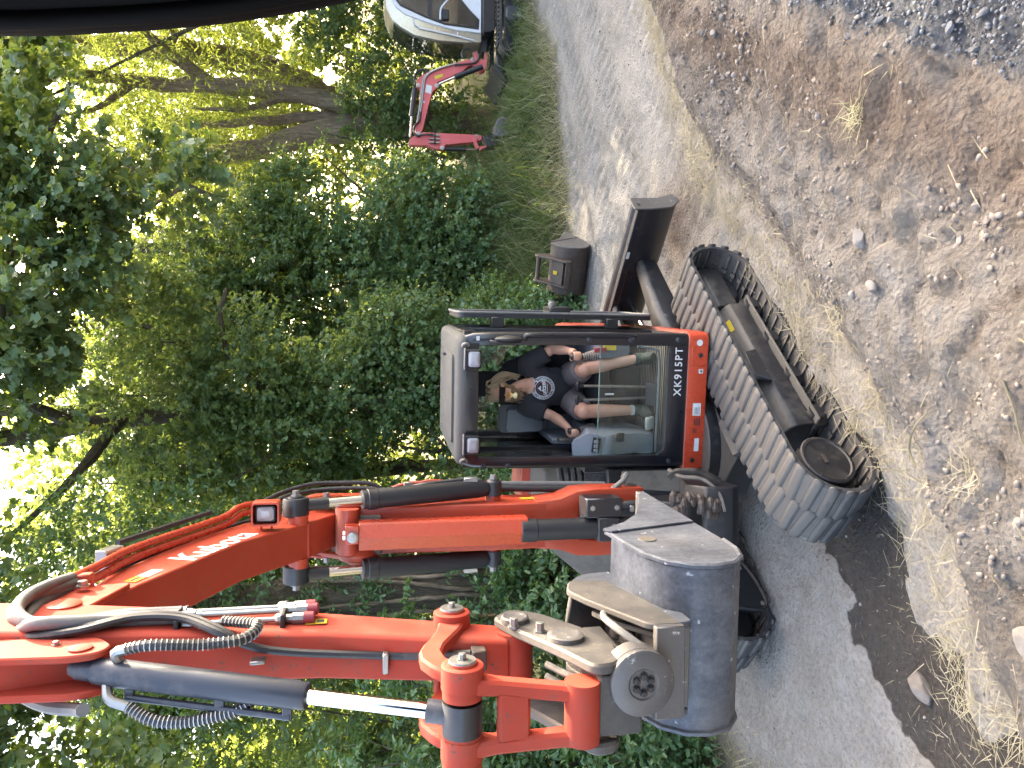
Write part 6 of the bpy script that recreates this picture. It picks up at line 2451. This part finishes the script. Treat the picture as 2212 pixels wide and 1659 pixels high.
def arc_text(s_, a0, a1, flip):
    n = len(s_)
    for i, ch in enumerate(s_):
        if ch == ' ':
            continue
        t = a0 + (a1 - a0) * i / (n - 1)
        p = cw(LC[0] + .0805 * math.cos(t), LC[1], LC[2] + .0805 * math.sin(t))
        tang = CX * (-math.sin(t)) + ZU * math.cos(t)
        radial = CX * math.cos(t) + ZU * math.sin(t)
        M = frame_M(p, -tang if not flip else tang, radial if not flip else -radial)
        o = text('print_letter', ch, .026, M, 'decal_ink', PE, bold=.0006, ext=0)
        wrap(o, .0045)


arc_text('HOCH UND WEIT - ENTGEGEN', R(205), R(-40), False)
arc_text('DEM GLÜCK', R(222), R(318), True)
o = text('print_script', 'Luftzeit', .052, frame_M(cw(LC[0], LC[1], LC[2] - .004), CX + ZU * .12, ZU), 'decal_white', PE, bold=.0012, ext=0)
wrap(o, .005)
o = decal(PE, CT, (LC[0], LC[1], LC[2] - .032), (1, 0, .1), (0, 0, 1), .075, .004, 'decal_white', 'print_line', .0005)
wrap(o, .005)
m = C()
m.add([(LC[0] - .025, LC[1], LC[2] + .02), (LC[0] + .022, LC[1], LC[2] + .02), (LC[0], LC[1], LC[2] + .046)], [(0, 1, 2)])
o = m.build('print_mountain', 'print_grey', PE, recalc=False, smooth=0)
wrap(o, .004)
# the apple core held in the teeth
ap = root('apple_core', tuple(cw(-.048, .655, 1.945)), "bitten apple core held between the teeth of the operator", 'apple')
s = C()
c_ = V3(-.050, .655, 1.948)
s.lathe(c_ + V3(.0, .0, -.038), (.1, -.25, 1), [(0, .010), (.006, .024), (.016, .026), (.026, .016), (.04, .013), (.052, .018), (.062, .026), (.07, .022), (.074, .006)], 14)
af = s.build('flesh', 'apple_flesh', ap)
s = C()
s.lathe(c_ + V3(.006, -.016, .022), (.1, -.25, 1), [(0, .020), (.006, .029), (.014, .027), (.019, .012)], 14)
s.build('peel', 'apple_skin', ap)
# ------------------------------------------------------------------ small excavator in the background
MX = root('mini_excavator', (7.9, 15.5, .1), 'small excavator with white cab and faded pink-red boom parked by the trees', 'excavator')
YM = 15.3


def mz(zx, zy):
    return 7.84 - .00219 * zy, 3.10 - .002157 * zx


def mp(L):
    return [mz(*p) for p in L]


def MP(name, L, y0, y1, mat, par=None, bev=.006, rad=0):
    q = mp(L)
    if rad:
        q = rpoly(q, rad, 4)
    m = MB()
    m.prism(q, y0, y1, 'y')
    return m.build(name, mat, par or MX, bev)


# cab body with curved front, side panel, window
cabo = [(150, -620), (146, 60), (160, 180), (215, 290), (300, 350), (420, 410), (640, 440), (900, 440), (1045, 425), (1050, -620)]
m = MB()
q = mp(cabo)
m.loft([[(x, 15.10, z) for x, z in q], [(x, 15.9, z) for x, z in q]])
CB_ = m.build('cab_shell', 'pale_gold', MX, .03, 40, seg=2)
MP('cab_side', [(205, -600), (205, 90), (245, 175), (330, 235), (560, 300), (800, 340), (1040, 350), (1046, -600)], 15.07, 15.12, 'white_paint', None, .012)
wn_ = [(240, -560), (240, 90), (295, 158), (520, 240), (700, 290), (1008, 305), (1012, 232), (930, 160), (850, 70), (760, -20), (700, -120), (660, -560)]
wo_ = [(232, -570), (232, 96), (290, 168), (516, 252), (698, 302), (1016, 318), (1022, 228), (938, 150), (858, 62), (770, -26), (712, -124), (668, -570)]
w1 = MP('window_seal', wo_, 15.058, 15.072, 'plastic_dark', CB_, .002)
MP('side_window', wn_, 15.050, 15.0575, 'glass_reflect', CB_, 0)
MP('window_bar', [(540, -560), (540, 235), (580, 250), (580, -560)], 15.04, 15.0495, 'plastic_dark', CB_, .002)
m = MB()
m.tube([(x, 15.035, z) for x, z in mp([(745, 55), (700, 110), (660, 170), (655, 265)])], .02, 8, sub=4)
m.build('door_handle', 'white_paint', CB_)
MP('handle_lock', [(670, 170), (735, 170), (735, 265), (670, 265)], 15.0, 15.048, 'plastic_dark', CB_, .01)
for L_ in ([(405, 260), (420, 310), (450, 330), (480, 345), (640, 365), (800, 385), (975, 415)], [(820, 350), (815, 385)]):
    m = MB()
    m.tube([(x - .02, 15.06, z) for x, z in mp(L_)], .016, 6, sub=4)
    m.build('front_rail', 'white_paint', MX)
MP('windscreen', [(240, 300), (330, 352), (450, 405), (660, 432), (880, 440), (880, 452), (640, 452), (430, 425), (310, 368), (230, 312)], 15.16, 15.84, 'glass_reflect', None, 0)
MP('seat', [(720, 30), (740, 130), (860, 160), (900, 90), (980, 110), (980, -60), (720, -40)], 15.3, 15.7, 'hose_grey', None, .03)
# deck, undercarriage
MP('deck', [(1050, -700), (1050, 350), (1090, 360), (1168, 330), (1168, -700)], 14.98, 16.0, 'navy', None, .02)
MP('deck_front', [(1060, 340), (1060, 470), (1110, 480), (1120, 340)], 15.3, 15.6, 'black_steel', None, .01)
lp_ = rpoly(mp([(1200, -800), (1195, 500), (1290, 545), (1440, 420), (1440, -800)]), .11, 5)
for y0 in (14.85, 15.85):
    m = MB()
    n_ = len(lp_)
    c0 = np.mean(np.array(lp_), 0)
    inn = [tuple(c0 + (np.array(p) - c0) * np.array([.975, .82])) for p in lp_]
    m.loft([[(x, y0, z) for x, z in lp_], [(x, y0 + .3, z) for x, z in lp_], [(x, y0 + .3, z) for x, z in inn], [(x, y0, z) for x, z in inn]], closed=True)
    tk = m.build('rubber_track', 'rubber_dark', MX)
    m = MB()
    for i in range(30):
        x_, z_ = mz(1195, -760 + i * 42)
        m.box((x_, y0 + .15, z_ + .012), (.05, .3, .04))
    tag(m.build('tread_lugs', 'rubber_dark', tk, .006), kind='stuff')
    MP('track_frame', [(1250, -700), (1240, 560), (1330, 575), (1350, 330), (1420, 260), (1420, -700)], y0 + .03, y0 + .25, 'navy', tk, .02)
MP('travel_motor', [(1260, 130), (1250, 230), (1300, 265), (1420, 250), (1430, 150), (1380, 120)], 14.80, 14.9, 'cyl_grey', None, .03)
MP('maker_label', [(1360, 180), (1360, 225), (1395, 225), (1395, 180)], 14.795, 14.80, 'decal_white', None, 0)
MP('dozer_blade', [(1135, 690), (1160, 670), (1250, 790), (1270, 830), (1240, 830), (1210, 790)], 14.8, 16.1, 'black_steel', None, .008)
MP('blade_arm', [(1200, 500), (1250, 520), (1260, 740), (1215, 740)], 15.2, 15.5, 'black_steel', None, .01)
# boom set
MP('swing_bracket', [(975, 470), (1000, 560), (960, 585), (990, 620), (1050, 660), (1095, 640), (1110, 560), (1105, 480), (1090, 475), (1085, 545), (1030, 550), (1010, 480)], 15.28, 15.46, 'pink_red', None, .008)
bm_ = MP('boom', [(985, 540), (945, 550), (700, 640), (560, 690), (462, 760), (440, 815), (452, 850), (480, 850), (470, 1000), (450, 1130), (432, 1250), (445, 1285), (485, 1275), (505, 1230), (560, 1000), (598, 880), (648, 830), (640, 790), (860, 690), (930, 620), (1000, 590)], 15.29, 15.45, 'pink_red', None, .008, .02)
am_ = MP('arm', [(380, 1330), (420, 1300), (500, 1258), (980, 1252), (1058, 1252), (1062, 1295), (980, 1322), (715, 1362), (705, 1408), (610, 1404), (545, 1380), (375, 1386)], 15.30, 15.44, 'pink_red', None, .008, .015)
for c_, p_, r_ in (((460, 828), bm_, 22), ((632, 820), bm_, 22), ((970, 553), bm_, 20), ((1063, 628), bm_, 22), ((460, 1280), bm_, 26), ((684, 1393), am_, 22), ((1008, 1272), am_, 26)):
    x_, z_ = mz(*c_)
    m = MB()
    m.lathe((x_, 15.30, z_), (0, -1, 0), [(0, r_ * .0022 * .9), (.012, r_ * .0022 * .9), (.013, r_ * .0022 * .5), (.022, r_ * .0022 * .5)], 14)
    m.build('pivot_pin', 'zinc', p_)


def mcyl(a, b, r, name, mat, y=15.37):
    (x0, z0), (x1, z1) = mz(*a), mz(*b)
    m = MB()
    m.cyl((x0, y, z0), (x1, y, z1), r, n=12)
    return m.build(name, mat, MX)


mcyl((1060, 628), (800, 745), .055, 'boom_cylinder', 'cyl_black', 15.22)
mcyl((800, 745), (650, 820), .026, 'piston_rod', 'chrome', 15.22)
mcyl((430, 850), (400, 1110), .052, 'arm_cylinder', 'cyl_black')
mcyl((400, 1110), (385, 1300), .026, 'piston_rod', 'chrome')
mcyl((695, 1390), (915, 1385), .042, 'bucket_cylinder', 'cyl_black')
mcyl((915, 1385), (1020, 1378), .02, 'piston_rod', 'chrome')
for dz, y_ in ((0, 15.27), (14, 15.26)):
    m = MB()
    m.tube([(x, y_, z) for x, z in mp([(800 + dz, 610), (660 + dz, 660), (570 + dz, 705), (515 + dz, 760), (495 + dz, 860), (480 + dz, 1000), (460 + dz, 1120), (450 + dz, 1180)])], .016, 8, sub=4)
    m.build('hydraulic_pipe', 'zinc', MX)
for L_ in ([(480, 1080), (470, 1160), (425, 1215), (420, 1270), (450, 1300), (500, 1290), (600, 1280)], [(1010, 470), (1030, 540), (990, 590), (900, 610), (800, 625)], [(880, 560), (870, 500), (920, 470), (985, 480)], [(430, 840), (425, 760), (470, 700), (560, 690)]):
    m = MB()
    m.tube([(x, 15.25, z) for x, z in mp(L_)], .02, 8, sub=4)
    m.build('hose', 'hose', MX)
for i in range(3):
    mcyl((560, 1284 + 34 * i), (660, 1284 + 34 * i), .018, 'coupling', 'zinc', 15.27)
MP('coupling_plate', [(608, 1265), (622, 1265), (622, 1365), (608, 1365)], 15.24, 15.29, 'plastic_dark', None, .003)
MP('maker_label', [(535, 818), (590, 830), (578, 905), (524, 890)], 15.284, 15.288, 'decal_white', bm_, 0)
MP('warning_label', [(612, 735), (690, 708), (692, 735), (618, 768)], 15.284, 15.288, 'decal_yellow', bm_, 0)
MP('maker_label', [(500, 972), (522, 975), (520, 992), (500, 990)], 15.284, 15.288, 'decal_white', bm_, 0)
MP('link', [(985, 1262), (1020, 1262), (1010, 1320), (1040, 1380), (1000, 1385), (975, 1320)], 15.27, 15.29, 'pink_red', None, .005)
MP('link', [(1040, 1350), (1060, 1360), (1110, 1340), (1110, 1360), (1050, 1390)], 15.3, 15.44, 'pink_red', None, .005)
MP('quick_coupler', [(1058, 1255), (1100, 1262), (1160, 1230), (1220, 1300), (1215, 1350), (1120, 1372), (1085, 1320)], 15.25, 15.5, 'black_dusty', None, .02)
MP('bucket', [(1165, 1280), (1172, 1200), (1195, 1120), (1240, 1090), (1300, 1090), (1300, 1260), (1240, 1290)], 15.1, 15.65, 'steel_worn', None, .02, .05)

# ------------------------------------------------------------------ spare bucket on the ground
gz = hz(1.75, 10.55)
SBK = root('digging_bucket', (1.75, 10.55, gz), 'rusty brown spare digging bucket standing on the ground at the grass edge', 'bucket')
_p = R(24)
SO = V3(1.72, 10.62, gz + .01)
ST_ = mkT(SO, V3(math.cos(_p), -math.sin(_p), 0), V3(-math.sin(_p), -math.cos(_p), 0))
sh = [(-.66, .17), (-.4, .08), (-.1, .015), (.08, .0), (.2, .03), (.29, .10), (.335, .2), (.335, .32), (.30, .44), (.22, .52), (.10, .565)]
si = []
for i, (s_, z_) in enumerate(sh):
    t_ = unit(np.array(sh[min(len(sh) - 1, i + 1)]) - np.array(sh[max(0, i - 1)]))
    si.append((s_ - t_[1] * .014, z_ + t_[0] * .014))
m = MB(ST_)
m.loft([[(w, s_, z_) for s_, z_ in sh + si[::-1]] for w in (-.33, .33)])
sb_ = m.build('shell', 'rust_bucket', SBK, .0015, 30)
for sg in (1, -1):
    m = MB(ST_)
    m.prism(sh + [(.02, .56), (-.06, .46), (-.2, .36), (-.40, .28)], sg * .33, sg * .346)
    m.build('side_plate', 'steel_worn' if sg > 0 else 'rust_bucket', SBK, .003)
    m = MB(ST_)
    m.prism([(-.66, .175), (-.3, .08), (.06, .57), (-.06, .47), (-.2, .37), (-.4, .29)], sg * .346, sg * .356)
    m.build('side_cutter', 'steel_worn' if sg > 0 else 'rust_bucket', SBK, .002)
m = MB(ST_)
m.prism([(-.72, .175), (-.60, .13), (-.60, .15), (-.72, .195)], -.33, .33)
m.build('cutting_edge', 'steel_worn', SBK, .002)
for w in (-.20, .16):
    m = MB(ST_)
    m.prism(rpoly([(.02, .54), (.0, .70), (.06, .78), (.14, .76), (.30, .56), (.46, .42), (.46, .33), (.34, .33), (.30, .45), (.2, .53)], [.0, .06, .05, .03, .0, .02, .02, .0, .0, .0], 4), w - .013, w + .013)
    m.build('hitch_ear', 'rust_bucket', SBK, .004)
m = MB(ST_)
m.cyl((-.19, .07, .715), (.15, .07, .715), .032, n=16)
m.build('hitch_pin', 'rust_bucket', SBK)
m = MB(ST_)
m.bx(-.187, .147, .43, .455, .335, .41)
m.build('hitch_bar', 'rust_bucket', SBK, .004)
m = MB(ST_)
m.plate([(-.187, .24, .56), (.147, .24, .56), (.147, .40, .43), (-.187, .40, .43)], .015)
m.build('hitch_plate', 'rust_bucket', SBK, .003)
m = MB(ST_)
m.plate([(-.05, .285, .54), (.0, .285, .54), (.0, .335, .50), (-.05, .335, .50)], .008)
m.build('yellow_label', 'decal_yellow', SBK, smooth=0)

# ------------------------------------------------------------------ cab post of the machine the picture is taken from
VF = root('cab_post', (.37, .7, 2.4), 'black curved cab post and roof close to the viewer at the upper right corner', 'cab post')
m = MB()
vp = [(.66, .74, 1.4), (.64, .72, 2.2), (.54, .70, 2.72), (.419, .70, 2.969), (.369, .70, 3.077), (.345, .70, 3.143), (.324, .70, 3.218), (.312, .70, 3.276), (.303, .70, 3.331), (.294, .70, 3.402), (.290, .69, 3.47), (.290, .63, 3.60), (.295, .45, 3.74), (.30, .1, 3.82), (.30, -.5, 3.84)]
m.tube([V3(x + .056, y + .01, z) for x, y, z in vp], .05, 20, sub=4)
m.build('post', 'post_black', VF, 0, 60)
m = MB()
m.tube([V3(x + .010, y - .004, z) for x, y, z in vp], .010, 10, sub=4)
m.build('rubber_seal', 'post_black', VF, 0, 60)
m = MB()
m.prism(rpoly([(-.75, -.9), (.62, -.9), (.62, .52), (.40, .66), (-.55, .66), (-.75, .5)], .08, 4), 3.86, 3.93, 'z')  # unseen roof slab, added to shade the post
m.build('cab_roof', 'post_black', VF, .01)
m = MB()
m.bx(.62, .66, -.9, .55, 1.4, 3.88)  # unseen side wall, added to keep sky light off the post
m.build('cab_side_panel', 'post_black', VF, .01)
m = MB()
m.bx(-.75, .64, -.95, -.9, 1.4, 3.9)  # unseen rear wall, also added for shade on the post
m.build('cab_rear_panel', 'post_black', VF, .01)
